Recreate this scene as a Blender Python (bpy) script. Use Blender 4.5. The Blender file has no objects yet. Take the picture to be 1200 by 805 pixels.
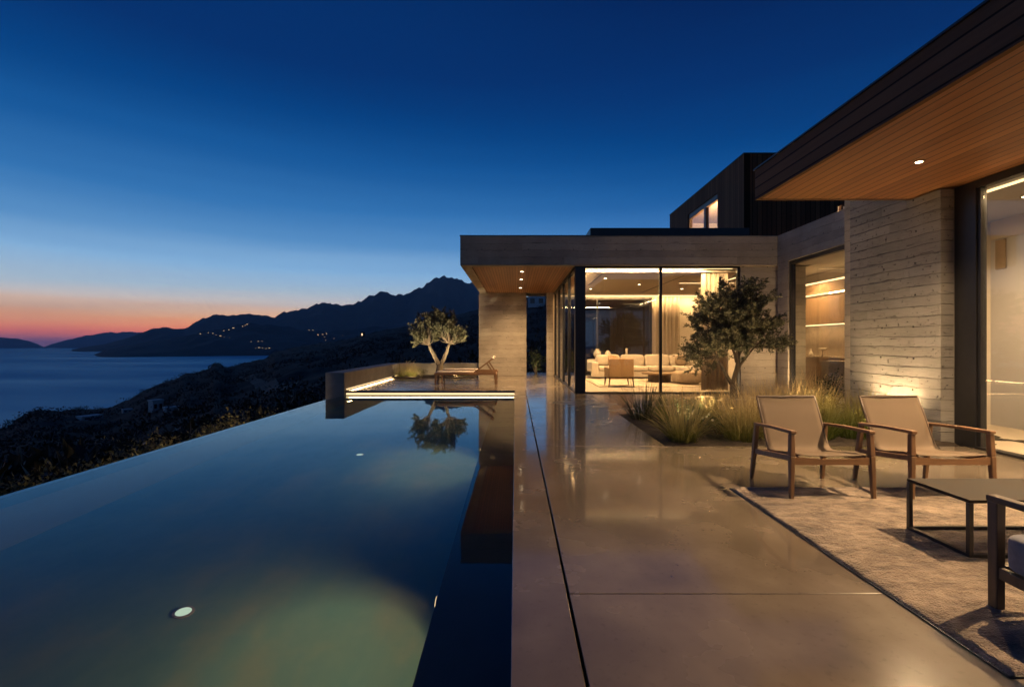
import bpy, math, random
from mathutils import Vector, noise
from mathutils.bvhtree import BVHTree
R = math.radians
rnd = random.Random(11)
SC = bpy.context.scene
COL = SC.collection
F, CX, CY, H = 567.0, 604.0, 402.5, 1.4       # focal length and vanishing point in photo pixels, eye height

# ------------------------------------------------------------------ mesh helpers
class MB:
    def __init__(s): s.v = []; s.f = []
    def add(s, vs, fs):
        n = len(s.v); s.v += [tuple(p) for p in vs]; s.f += [tuple(i + n for i in q) for q in fs]; return s
    def box(s, x0, x1, y0, y1, z0, z1):
        return s.add([(x0,y0,z0),(x1,y0,z0),(x1,y1,z0),(x0,y1,z0),(x0,y0,z1),(x1,y0,z1),(x1,y1,z1),(x0,y1,z1)],
                     [(3,2,1,0),(4,5,6,7),(0,1,5,4),(1,2,6,5),(2,3,7,6),(3,0,4,7)])
    def quad(s, a, b, c, d): return s.add([a,b,c,d], [(0,1,2,3)])
    def bar(s, p0, p1, w0, h0, w1=None, h1=None, up=(0,0,1)):
        w1 = w0 if w1 is None else w1; h1 = h0 if h1 is None else h1
        p0, p1 = Vector(p0), Vector(p1); d = (p1-p0).normalized(); up = Vector(up)
        sx = d.cross(up)
        if sx.length < 1e-4: sx = d.cross(Vector((0,1,0)))
        sx.normalize(); sy = sx.cross(d).normalized()
        vs = [p + sx*(a*w/2) + sy*(b*h/2) for p, w, h in ((p0,w0,h0),(p1,w1,h1)) for a, b in ((-1,-1),(1,-1),(1,1),(-1,1))]
        return s.add(vs, [(3,2,1,0),(4,5,6,7),(0,1,5,4),(1,2,6,5),(2,3,7,6),(3,0,4,7)])
    def tube(s, pts, rad, n=8, cap=True):
        pts = [Vector(p) for p in pts]; vs = []; fs = []; m = len(pts); ref = None
        for i, p in enumerate(pts):
            d = (pts[min(i+1,m-1)] - pts[max(i-1,0)]).normalized()
            if ref is None:
                ref = d.orthogonal().normalized()
            ref = (ref - d*ref.dot(d)).normalized(); b = d.cross(ref)
            r = rad[i] if isinstance(rad, (list,tuple)) else rad
            for k in range(n):
                a = 2*math.pi*k/n; vs.append(p + ref*(r*math.cos(a)) + b*(r*math.sin(a)))
        for i in range(m-1):
            for k in range(n):
                fs.append((i*n+k, i*n+(k+1)%n, (i+1)*n+(k+1)%n, (i+1)*n+k))
        if cap: fs.append(tuple(range(n-1,-1,-1))); fs.append(tuple((m-1)*n+k for k in range(n)))
        return s.add(vs, fs)
    def lathe(s, c, prof, n=20):
        c = Vector(c); vs = []; fs = []; m = len(prof)
        for r, z in prof:
            for k in range(n):
                a = 2*math.pi*k/n; vs.append(c + Vector((r*math.cos(a), r*math.sin(a), z)))
        for i in range(m-1):
            for k in range(n): fs.append((i*n+k, i*n+(k+1)%n, (i+1)*n+(k+1)%n, (i+1)*n+k))
        fs.append(tuple(range(n-1,-1,-1))); fs.append(tuple((m-1)*n+k for k in range(n)))
        return s.add(vs, fs)
    def pillow(s, x0, x1, y0, y1, z0, z1, e=4.0, n=10):
        # soft rounded cushion: superellipsoid
        cx, cy, cz = (x0+x1)/2, (y0+y1)/2, (z0+z1)/2; a, b, c = (x1-x0)/2, (y1-y0)/2, (z1-z0)/2
        def sp(t, p): return math.copysign(abs(t)**(2.0/p), t)
        vs = []; fs = []; N = 4*n; M = 2*n
        for i in range(M+1):
            ph = -math.pi/2 + math.pi*i/M
            for k in range(N):
                th = 2*math.pi*k/N
                vs.append((cx + a*sp(math.cos(ph),e)*sp(math.cos(th),e), cy + b*sp(math.cos(ph),e)*sp(math.sin(th),e), cz + c*sp(math.sin(ph),e)))
        for i in range(M):
            for k in range(N): fs.append((i*N+k, i*N+(k+1)%N, (i+1)*N+(k+1)%N, (i+1)*N+k))
        return s.add(vs, fs)
    def build(s, name, mat, parent=None, bevel=0, smooth=False, world=True):
        off = Vector((0,0,0)); q = parent
        if world:
            while q is not None: off += q.location; q = q.parent
        me = bpy.data.meshes.new(name)
        me.from_pydata([(p[0]-off.x, p[1]-off.y, p[2]-off.z) for p in s.v], [], s.f)
        me.validate(); me.update()
        if smooth: me.polygons.foreach_set('use_smooth', [True]*len(me.polygons))
        me.materials.append(mat)
        o = bpy.data.objects.new(name, me); COL.objects.link(o); o.parent = parent
        if bevel:
            b = o.modifiers.new('bevel', 'BEVEL'); b.width = bevel; b.segments = 2; b.limit_method = 'ANGLE'; b.angle_limit = R(40)
        return o

def tag(o, label, cat, group=None, kind=None):
    o['label'] = label; o['category'] = cat
    if group: o['group'] = group
    if kind: o['kind'] = kind
    return o
def thing(name, label, cat, loc=(0,0,0), group=None):
    o = bpy.data.objects.new(name, None); COL.objects.link(o); o.location = loc; o.empty_display_size = .1
    return tag(o, label, cat, group)
def structure(name, label, cat, mb, mat, **k):
    return tag(mb.build(name, mat, **k), label, cat, None, 'structure')
def dup(root, loc, rz=0, label=None):
    kids = [(c, list(c.children)) for c in list(root.children)]
    r = root.copy(); COL.objects.link(r); r.location = loc; r.rotation_euler = (0,0,rz)
    if label: r['label'] = label
    for c, gs in kids:
        d = c.copy(); COL.objects.link(d); d.parent = r
        for g in gs:
            e = g.copy(); COL.objects.link(e); e.parent = d
    return r

# ------------------------------------------------------------------ node helpers
def lin(r, g, b):
    def c(u):
        u /= 255.0
        return u/12.92 if u <= .04045 else ((u+.055)/1.055)**2.4
    return (c(r), c(g), c(b), 1)
class NT:
    def __init__(s, tree): s.t = tree
    def n(s, typ, props=None, **ins):
        nd = s.t.nodes.new(typ)
        for k, v in (props or {}).items(): setattr(nd, k, v)
        for k, v in ins.items():
            key = int(k[1:]) if k[0] == 'i' and k[1:].isdigit() else k.replace('_', ' ')
            sock = nd.inputs[key]
            if isinstance(v, bpy.types.NodeSocket): s.t.links.new(v, sock)
            elif isinstance(v, bpy.types.Node): s.t.links.new(v.outputs[0], sock)
            else: sock.default_value = v
        return nd
    def m(s, op, a, b=0.0, c=0.0):
        return s.n('ShaderNodeMath', {'operation': op}, i0=a, i1=b, i2=c).outputs[0]
    def ramp(s, fac, stops, interp='LINEAR'):
        nd = s.n('ShaderNodeValToRGB', None, Fac=fac); cr = nd.color_ramp; cr.interpolation = interp
        while len(cr.elements) < len(stops): cr.elements.new(.5)
        for e, (p, c) in zip(cr.elements, stops):
            e.position = p; e.color = c if len(c) == 4 else (*c, 1)
        return nd.outputs[0]
    def mix(s, f, a, b, blend='MIX'):
        nd = s.n('ShaderNodeMix', {'data_type': 'RGBA', 'blend_type': blend})
        for idx, v in ((0, f), (6, a), (7, b)):
            if isinstance(v, bpy.types.NodeSocket): s.t.links.new(v, nd.inputs[idx])
            else: nd.inputs[idx].default_value = v if idx == 0 or len(v) == 4 else (*v, 1)
        return nd.outputs[2]
    def noise(s, vec, scale, detail=4.0, rough=.55, out=0):
        return s.n('ShaderNodeTexNoise', None, Vector=vec, Scale=scale, Detail=detail, Roughness=rough).outputs[out]
    def pos(s): return s.n('ShaderNodeNewGeometry').outputs['Position']
    def obj(s): return s.n('ShaderNodeTexCoord').outputs['Object']
    def scale(s, vec, sc):
        return s.n('ShaderNodeVectorMath', {'operation': 'MULTIPLY'}, i0=vec, i1=sc).outputs[0]
    def sep(s, vec): return s.n('ShaderNodeSeparateXYZ', None, i0=vec).outputs
    def bump(s, h, st, dist=.01): return s.n('ShaderNodeBump', None, Strength=st, Distance=dist, Height=h).outputs[0]
def mat(name):
    m = bpy.data.materials.new(name); m.use_nodes = True; m.node_tree.nodes.clear()
    n = NT(m.node_tree); out = n.n('ShaderNodeOutputMaterial')
    return m, n, out
def surf(n, out, sh): n.t.links.new(sh if isinstance(sh, bpy.types.NodeSocket) else sh.outputs[0], out.inputs['Surface'])
def simple(name, c1, rough=.5, c2=None, sc=6.0, bump=0, metallic=0, stretch=(1,1,1), spec=.5, sheen=0, bsc=None):
    m, n, out = mat(name)
    v = n.scale(n.obj(), stretch)
    fac = n.noise(v, sc, 5)
    c2 = c2 or tuple(x*.75 for x in c1)
    col = n.mix(n.ramp(fac, [(.3,(0,0,0)),(.7,(1,1,1))]), (*c1,1), (*c2,1))
    kw = dict(Base_Color=col, Roughness=rough, Metallic=metallic)
    p = n.n('ShaderNodeBsdfPrincipled', None, **kw)
    p.inputs['Specular IOR Level'].default_value = spec
    if sheen: p.inputs['Sheen Weight'].default_value = sheen
    if bump: n.t.links.new(n.bump(n.noise(v, bsc or sc*6, 4), bump), p.inputs['Normal'])
    surf(n, out, p); return m
def emis(name, col, st):
    m, n, out = mat(name); surf(n, out, n.n('ShaderNodeEmission', None, Color=(*col,1), Strength=st)); return m

# polished deck concrete
def m_deck():
    m, n, out = mat('polished_concrete'); p = n.pos()
    a = n.noise(p, .5, 3, .5); b = n.noise(p, 1.7, 4, .5); c = n.noise(p, 26, 4)
    f = n.m('ADD', n.m('MULTIPLY', a, .55), n.m('MULTIPLY', b, .45))
    col = n.ramp(f, [(.32,(.102,.080,.058)),(.5,(.182,.146,.106)),(.68,(.275,.224,.164))])
    spk = n.ramp(c, [(.28,(.55,.55,.55)),(.42,(1,1,1))])
    col = n.mix(.35, col, spk, 'MULTIPLY')
    blot = n.ramp(n.noise(n.scale(p,(1,.45,1)), 2.6, 3), [(.25,(.62,.6,.58)),(.6,(1,1,1))])
    col = n.mix(.5, col, blot, 'MULTIPLY')
    ro = n.ramp(f, [(.33,(.16,)*3),(.66,(.32,)*3)])
    bp = n.bump(n.m('ADD', n.noise(n.scale(p,(1,.7,1)), 3.2, 2), n.m('MULTIPLY', n.noise(n.scale(p,(1,.5,1)), 11, 2), .22)), .085, .012)
    s = n.n('ShaderNodeBsdfPrincipled', None, Base_Color=col, Roughness=ro, Normal=bp)
    s.inputs['Specular IOR Level'].default_value = .7; s.inputs['Coat Weight'].default_value = .7; s.inputs['Coat Roughness'].default_value = .075; n.t.links.new(bp, s.inputs['Coat Normal'])
    surf(n, out, s); return m
# board marked concrete: courses along z, staggered board ends, tie holes, stains
def m_board(name, tint=(1,1,1), bh=.19, relief=.5, dark=1.0):
    m, n, out = mat(name); p = n.pos(); s = n.sep(p)
    u = n.m('ADD', s[0], s[1])
    wob = n.m('MULTIPLY', n.m('SUBTRACT', n.noise(n.scale(p,(1,1,.4)), 1.3, 3), .5), .075)
    zz = n.m('DIVIDE', n.m('ADD', s[2], wob), bh)
    row = n.m('FLOOR', zz); fr = n.m('FRACT', zz)
    rr = n.n('ShaderNodeTexWhiteNoise', {'noise_dimensions': '1D'}, W=row).outputs[0]
    uu = n.m('DIVIDE', n.m('ADD', u, n.m('MULTIPLY', rr, 2.4)), 2.4)
    brd = n.n('ShaderNodeTexWhiteNoise', {'noise_dimensions': '2D'}, Vector=n.n('ShaderNodeCombineXYZ', None, X=row, Y=n.m('FLOOR', uu))).outputs[0]
    edge = n.m('MINIMUM', fr, n.m('SUBTRACT', 1.0, fr))
    jag = n.m('MULTIPLY', n.noise(n.scale(p,(3,3,9)), 4, 5), .10)
    groove = n.ramp(n.m('SUBTRACT', edge, n.m('SUBTRACT', jag, .03)), [(0,(0,0,0)),(.035,(1,1,1))])
    grain = n.noise(n.scale(p,(2.2,2.2,42)), 2.2, 5, .6)
    big = n.noise(p, .9, 6, .6)
    f = n.m('ADD', n.m('MULTIPLY', brd, .13), n.m('ADD', n.m('MULTIPLY', grain, .37), n.m('MULTIPLY', big, .50)))
    k = dark
    col = n.ramp(f, [(.30,(.17*k*tint[0],.158*k*tint[1],.145*k*tint[2])),(.52,(.30*k*tint[0],.28*k*tint[1],.255*k*tint[2])),(.75,(.42*k*tint[0],.40*k*tint[1],.365*k*tint[2]))])
    gu = n.m('MULTIPLY', n.m('SUBTRACT', n.m('FRACT', n.m('DIVIDE', n.m('ADD', u, n.m('MULTIPLY', n.noise(p, .8, 1), .3)), .62)), .5), .62)
    gz_ = n.m('MULTIPLY', n.m('SUBTRACT', n.m('FRACT', n.m('DIVIDE', s[2], .472)), .5), .472)
    hole = n.ramp(n.m('SQRT', n.m('ADD', n.m('MULTIPLY', gu, gu), n.m('MULTIPLY', gz_, gz_))), [(.011,(0,0,0)),(.017,(1,1,1))])
    pit = n.ramp(n.noise(p, 24, 4), [(.28,(0,0,0)),(.36,(1,1,1))])
    vis = n.ramp(n.noise(n.scale(p,(.9,.9,4)), 1.3, 3), [(.42,(.04,)*3),(.66,(.42,)*3)])
    col = n.mix(vis, col, groove, 'MULTIPLY')
    chip = n.ramp(n.m('ADD', n.noise(n.scale(p,(1.5,1.5,17)), 1.7, 7, .68), n.m('MULTIPLY', edge, -.22)), [(.585,(1,1,1)),(.63,(.16,.15,.14))])
    col = n.mix(.55, col, chip, 'MULTIPLY'); col = n.mix(.8, col, hole, 'MULTIPLY'); col = n.mix(.55, col, pit, 'MULTIPLY')
    h = n.m('ADD', n.m('ADD', n.m('MULTIPLY', groove, .7), n.m('MULTIPLY', brd, .5)), n.m('ADD', n.m('MULTIPLY', grain, .45), n.m('MULTIPLY', n.m('MULTIPLY', n.m('MULTIPLY', hole, pit), chip), .9)))
    sh = n.n('ShaderNodeBsdfPrincipled', None, Base_Color=col, Roughness=.78, Normal=n.bump(h, relief, .018))
    surf(n, out, sh); return m
def m_plank(name, ax, w, c1, c2, rough=.45, gap=.05, spec=.5):
    m, n, out = mat(name); p = n.pos(); s = n.sep(p)
    t = n.m('DIVIDE', s[ax], w); row = n.m('FLOOR', t); fr = n.m('FRACT', t)
    run = {0: (14,1.1,14), 1: (1.1,14,14), 2: (14,14,1.1)}
    other = [1,0,2] if ax == 0 else ([0,1,2] if ax == 1 else [0,1,2])
    st = (16,1.0,16) if ax == 0 else ((1.0,1.0,16) if ax == 2 else (16,16,.9))
    r1 = n.n('ShaderNodeTexWhiteNoise', {'noise_dimensions': '1D'}, W=row).outputs[0]
    vv = n.n('ShaderNodeVectorMath', {'operation': 'ADD'}, i0=n.scale(p, st), i1=n.n('ShaderNodeCombineXYZ', None, X=n.m('MULTIPLY', r1, 37), Y=n.m('MULTIPLY', r1, 91), Z=n.m('MULTIPLY', r1, 17))).outputs[0]
    g = n.noise(vv, 1.6, 7, .62)
    f = n.m('ADD', n.m('MULTIPLY', r1, .42), n.m('MULTIPLY', g, .58))
    col = n.ramp(f, [(.22, c2), (.72, c1)])
    e = n.m('MINIMUM', fr, n.m('SUBTRACT', 1.0, fr))
    gr = n.ramp(e, [(gap*.5,(0,0,0)),(gap,(1,1,1))])
    col = n.mix(.9, col, gr, 'MULTIPLY')
    h = n.m('ADD', gr, n.m('MULTIPLY', g, .18))
    sh = n.n('ShaderNodeBsdfPrincipled', None, Base_Color=col, Roughness=rough, Normal=n.bump(h, .5, .006))
    sh.inputs['Specular IOR Level'].default_value = spec
    surf(n, out, sh); return m
def m_wood(name, c1, c2, st=(14,14,1.2), rough=.42):
    m, n, out = mat(name); v = n.scale(n.obj(), st)
    g = n.noise(v, 2.5, 7, .6)
    col = n.ramp(g, [(.3, c2), (.7, c1)])
    sh = n.n('ShaderNodeBsdfPrincipled', None, Base_Color=col, Roughness=rough, Normal=n.bump(g, .12, .004)); surf(n, out, sh); return m
def m_glass(name='window_glass', base=.07, tint=(.93,.95,.94), rough=0.0):
    m, n, out = mat(name)
    lw = n.n('ShaderNodeLayerWeight', None, Blend=.5).outputs['Facing']
    fac = n.m('ADD', n.m('MULTIPLY', n.m('POWER', lw, 5.0), .85), base)
    mx = n.n('ShaderNodeMixShader', None, Fac=fac, i1=n.n('ShaderNodeBsdfTransparent', None, Color=(*tint,1)).outputs[0], i2=n.n('ShaderNodeBsdfGlossy', None, Color=(1,1,1,1), Roughness=rough).outputs[0])
    surf(n, out, mx); return m
def m_leaf(name, c1, c2, tr=.3, rough=.5, grad=None):
    m, n, out = mat(name); o = n.obj()
    f = n.noise(o, 9, 3)
    r = n.n('ShaderNodeNewGeometry').outputs['Random Per Island']
    f = n.m('ADD', n.m('MULTIPLY', f, .5), n.m('MULTIPLY', r, .5))
    col = n.ramp(f, [(.25,c2),(.75,c1)])
    if grad:
        z = n.sep(o)[2]
        t = n.ramp(n.m('DIVIDE', z, grad[0]), [(.15,(0,0,0)),(.85,(1,1,1))])
        col = n.mix(t, col, (*grad[1],1))
    b = n.n('ShaderNodeBsdfPrincipled', None, Base_Color=col, Roughness=rough)
    b.inputs['Specular IOR Level'].default_value = .35
    mx = n.n('ShaderNodeMixShader', None, Fac=tr, i1=b.outputs[0], i2=n.n('ShaderNodeBsdfTranslucent', None, Color=col).outputs[0])
    surf(n, out, mx); return m

M = {}
M['deck'] = m_deck()
M['board'] = m_board('board_marked_concrete', (1.22,1.12,.96))
M['board_rough'] = m_board('rough_board_concrete', (.94,.95,.93), .15, 1.3, .9)
M['smooth_conc'] = simple('fair_faced_concrete', (.30,.275,.24), .7, (.21,.19,.165), 2.2, .15)
M['soffit'] = m_plank('cedar_soffit', 0, .135, (.36,.16,.060), (.17,.068,.025), .42, .075)
M['soffit_far'] = m_plank('cedar_soffit_fine', 0, .085, (.38,.18,.072), (.21,.092,.034), .45, .09)
M['fascia_dark'] = m_plank('charred_fascia', 2, .15, (.135,.078,.046), (.080,.046,.028), .75, .085, .15)
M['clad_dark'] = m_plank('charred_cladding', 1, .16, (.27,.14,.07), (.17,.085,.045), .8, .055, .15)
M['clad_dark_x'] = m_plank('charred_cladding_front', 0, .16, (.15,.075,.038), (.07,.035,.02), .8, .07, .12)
M['black'] = simple('black_metal', (.012,.012,.013), .38, (.018,.017,.017), 9)
M['glass'] = m_glass()
M['door_glass'] = m_glass('door_glass', .035)
M['glass_back'] = m_glass('back_window_glass', .16, (.6,.6,.58))
M['plaster'] = simple('warm_plaster', (.66,.58,.47), .8, (.60,.52,.42), 1.3)
M['ceiling'] = simple('ceiling_plaster', (.62,.52,.41), .8, (.58,.49,.39), 1.1)
M['white_wall'] = simple('pale_plaster', (.58,.56,.56), .55, (.50,.48,.47), .8)
M['floor'] = simple('pale_stone_floor', (.55,.46,.35), .3, (.47,.39,.30), 1.4)
M['curtain'] = m_leaf('linen_curtain', (.62,.52,.39), (.55,.46,.34), .5, .85)
M['led'] = emis('led_strip_glow', (1,.66,.30), 3.0)
M['led_pool'] = emis('pool_led_glow', (1,.70,.36), 1.5)
M['lamp'] = emis('downlight_glow', (1,.74,.45), 14.0)
M['lamp_pool'] = emis('pool_lamp_glow', (.80,1,.75), .7)
M['sofa'] = simple('cream_upholstery', (.60,.50,.38), .9, (.52,.43,.33), 5, .2, sheen=.3)
M['leather'] = simple('tan_leather', (.40,.24,.115), .5, (.34,.20,.09), 4, .1)
M['pouf'] = simple('brown_upholstery', (.33,.24,.16), .85, (.26,.19,.12), 6, .2)
M['teak'] = m_wood('teak', (.19,.105,.05), (.115,.06,.028))
M['teak_x'] = m_wood('teak_rail', (.225,.125,.06), (.14,.072,.033), (1.2,14,14))
M['dark_wood'] = m_wood('dark_stained_wood', (.085,.05,.03), (.045,.027,.017))
M['cushion'] = simple('grey_outdoor_fabric', (.16,.165,.20), .95, (.12,.125,.155), 40, .25, sheen=.3)
M['soil'] = simple('dark_soil', (.035,.024,.015), .95, (.016,.011,.007), 8, .8, bsc=30)
M['bark'] = simple('olive_bark', (.10,.075,.05), .9, (.045,.034,.024), 7, .9, stretch=(3,3,.8), bsc=12)
M['bark_pale'] = simple('pale_olive_bark', (.24,.195,.135), .9, (.13,.10,.07), 7, .7, stretch=(3,3,.8), bsc=12)
M['olive'] = m_leaf('olive_leaf', (.20,.19,.11), (.07,.07,.038), .25, .36)
M['olive_far'] = m_leaf('pale_olive_leaf', (.20,.195,.125), (.09,.09,.055), .3)
M['stipa'] = m_leaf('feather_grass_blade', (.17,.17,.045), (.09,.10,.025), .4, .5, (.75,(.58,.44,.22)))
M['stipa_g'] = m_leaf('green_grass_blade', (.13,.17,.03), (.07,.10,.02), .4, .5, (.8,(.34,.27,.10)))
M['spiky'] = m_leaf('dark_blade', (.055,.07,.03), (.03,.04,.018), .25)
M['shrub'] = m_leaf('shrub_leaf', (.06,.085,.03), (.028,.042,.016), .25)
M['hillshrub'] = m_leaf('dry_shrub_leaf', (.17,.145,.06), (.07,.068,.03), .25)
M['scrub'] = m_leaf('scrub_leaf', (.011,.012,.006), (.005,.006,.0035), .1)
M['flower'] = simple('white_petal', (.75,.72,.62), .7)
def m_sling():
    m, n, out = mat('woven_sling'); o = n.obj()
    wv = n.n('ShaderNodeTexWave', {'wave_type': 'BANDS', 'bands_direction': 'X'}, Vector=o, Scale=70.0).outputs[1]
    wz = n.n('ShaderNodeTexWave', {'wave_type': 'BANDS', 'bands_direction': 'Z'}, Vector=o, Scale=70.0).outputs[1]
    h = n.m('ADD', wv, wz)
    col = n.mix(n.noise(o, 3, 4), (.175,.125,.082,1), (.14,.10,.065,1))
    b = n.n('ShaderNodeBsdfPrincipled', None, Base_Color=col, Roughness=.75, Normal=n.bump(h, .25, .002))
    mx = n.n('ShaderNodeMixShader', None, Fac=.22, i1=b.outputs[0], i2=n.n('ShaderNodeBsdfTranslucent', None, Color=col).outputs[0])
    surf(n, out, mx); return m
M['sling'] = m_sling()
def m_rug():
    m, n, out = mat('wool_rug'); p = n.pos()
    a = n.noise(n.scale(p,(1,1.6,1)), 3.0, 6, .65); b = n.noise(p, 95, 3); c = n.noise(n.scale(p,(1.6,3,1)), 6, 5)
    f = n.m('ADD', n.m('MULTIPLY', a, .5), n.m('ADD', n.m('MULTIPLY', b, .17), n.m('MULTIPLY', c, .33)))
    col = n.ramp(f, [(.39,(.085,.062,.046)),(.48,(.205,.152,.108)),(.59,(.36,.275,.20))])
    h = n.m('ADD', n.m('MULTIPLY', b, .8), n.m('ADD', c, a))
    sh = n.n('ShaderNodeBsdfPrincipled', None, Base_Color=col, Roughness=.95, Normal=n.bump(h, 1.0, .03)); sh.inputs['Sheen Weight'].default_value = .2
    surf(n, out, sh); return m
M['rug'] = m_rug()
def m_water():
    m, n, out = mat('still_pool_water'); p = n.pos()
    h = n.m('ADD', n.noise(n.scale(p,(1.0,.5,1)), 1.1, 2), n.m('MULTIPLY', n.noise(n.scale(p,(1,.6,1)), 5, 2), .12))
    g = n.n('ShaderNodeBsdfGlass', None, Color=(.93,.98,.97,1), Roughness=.012, IOR=1.333, Normal=n.bump(h, .055, .03))
    surf(n, out, g); return m
M['water'] = m_water()
def m_pool():
    m, n, out = mat('pool_plaster'); p = n.pos()
    f = n.n('ShaderNodeMath', {'operation': 'ADD'}, i0=n.m('MULTIPLY', n.noise(p, .7, 6, .65), .6), i1=n.m('MULTIPLY', n.noise(n.scale(p,(1,.4,1)), 2.4, 6), .4)).outputs[0]
    col = n.ramp(f, [(.36,(.055,.25,.31)),(.5,(.11,.30,.33)),(.64,(.21,.34,.30))])
    sh = n.n('ShaderNodeBsdfPrincipled', None, Base_Color=col, Roughness=.8); surf(n, out, sh); return m
M['pool'] = m_pool()
M['pool_wall'] = simple('pale_pool_plaster', (.10,.135,.14), .8, (.075,.105,.11), 1.5)
M['bench'] = simple('dark_pool_tile', (.03,.045,.06), .7, (.022,.034,.045), 2)
M['weir'] = simple('wet_pale_stone', (.34,.36,.38), .35, (.27,.29,.31), 3)
def m_sea():
    m, n, out = mat('evening_sea'); p = n.pos()
    h = n.m('ADD', n.noise(n.scale(p,(.6,1,1)), .025, 6, .6), n.m('MULTIPLY', n.noise(n.scale(p,(.5,1,1)), .15, 3), .35))
    big = n.ramp(n.noise(n.scale(p,(.35,1,1)), .004, 4), [(.35,(.30,)*3),(.65,(.46,)*3)])
    bp = n.bump(h, .8, 1.2)
    lw = n.n('ShaderNodeLayerWeight', None, Blend=.5).outputs['Facing']
    fac = n.m('ADD', n.m('MULTIPLY', n.m('POWER', lw, 4.0), .42), .03)
    s = n.n('ShaderNodeMixShader', None, Fac=fac, i1=n.n('ShaderNodeBsdfDiffuse', None, Color=(.045,.22,.42,1)).outputs[0], i2=n.n('ShaderNodeBsdfGlossy', None, Color=(.50,.86,1,1), Roughness=big, Normal=bp).outputs[0])
    surf(n, out, s); return m
M['sea'] = m_sea()
def m_ground(name, cols, s1, s2):
    m, n, out = mat(name); p = n.pos()
    f = n.m('ADD', n.m('MULTIPLY', n.noise(p, s1, 7, .65), .6), n.m('MULTIPLY', n.noise(p, s2, 6, .7), .4))
    col = n.ramp(f, [(.36, cols[0]), (.5, cols[1]), (.66, cols[2])])
    surf(n, out, n.n('ShaderNodeBsdfPrincipled', None, Base_Color=col, Roughness=1.0, Normal=n.bump(f, .6, 1.0/s2*.4))); return m
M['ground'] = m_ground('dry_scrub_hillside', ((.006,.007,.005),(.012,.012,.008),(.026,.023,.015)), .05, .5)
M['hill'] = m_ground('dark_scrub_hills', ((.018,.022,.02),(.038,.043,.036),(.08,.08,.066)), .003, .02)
M['hazed_rock'] = m_ground('haze_paled_island', ((.34,.34,.38),(.42,.42,.46),(.50,.50,.54)), .003, .02)  # rock colour lightened to paint in distance haze over the islands
M['path'] = simple('pale_dirt_track', (.10,.088,.07), .95, (.08,.07,.055), .5)
M['whitewash'] = simple('whitewashed_wall', (.55,.55,.55), .8, (.47,.47,.47), .6)
M['stone_house'] = simple('dark_stone_wall', (.10,.095,.09), .9, (.07,.066,.06), .5)
M['lit'] = emis('lit_house_window', (1,.70,.40), 2.0)
M['lit_up'] = emis('lit_upper_ceiling', (1,.70,.42), .9)
M['dark_pane'] = simple('unlit_window', (.015,.02,.03), .1)
M['cab'] = m_wood('kitchen_walnut', (.25,.165,.095), (.185,.12,.066), (8,8,1))
M['counter'] = simple('stone_counter', (.36,.29,.21), .25)
M['ceramic'] = simple('clear_ceramic', (.6,.52,.4), .2)

# ------------------------------------------------------------------ lamps
LM = 2.6
def lamp(kind, loc, power, col=(1,.64,.33), aim=None, size=.04, angle=110, blend=.6, sy=None):
    l = bpy.data.lights.new('lamp_light', kind); l.energy = power*LM; l.color = col
    if kind == 'SPOT': l.spot_size = R(angle); l.spot_blend = blend; l.shadow_soft_size = size
    elif kind == 'POINT': l.shadow_soft_size = size
    elif kind == 'AREA':
        l.shape = 'RECTANGLE'; l.size = size; l.size_y = sy or size
    o = bpy.data.objects.new('lamp_light', l); COL.objects.link(o); o.location = loc
    if aim is not None:
        o.rotation_euler = (Vector(aim) - Vector(loc)).to_track_quat('-Z', 'Y').to_euler()
    return o

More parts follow.
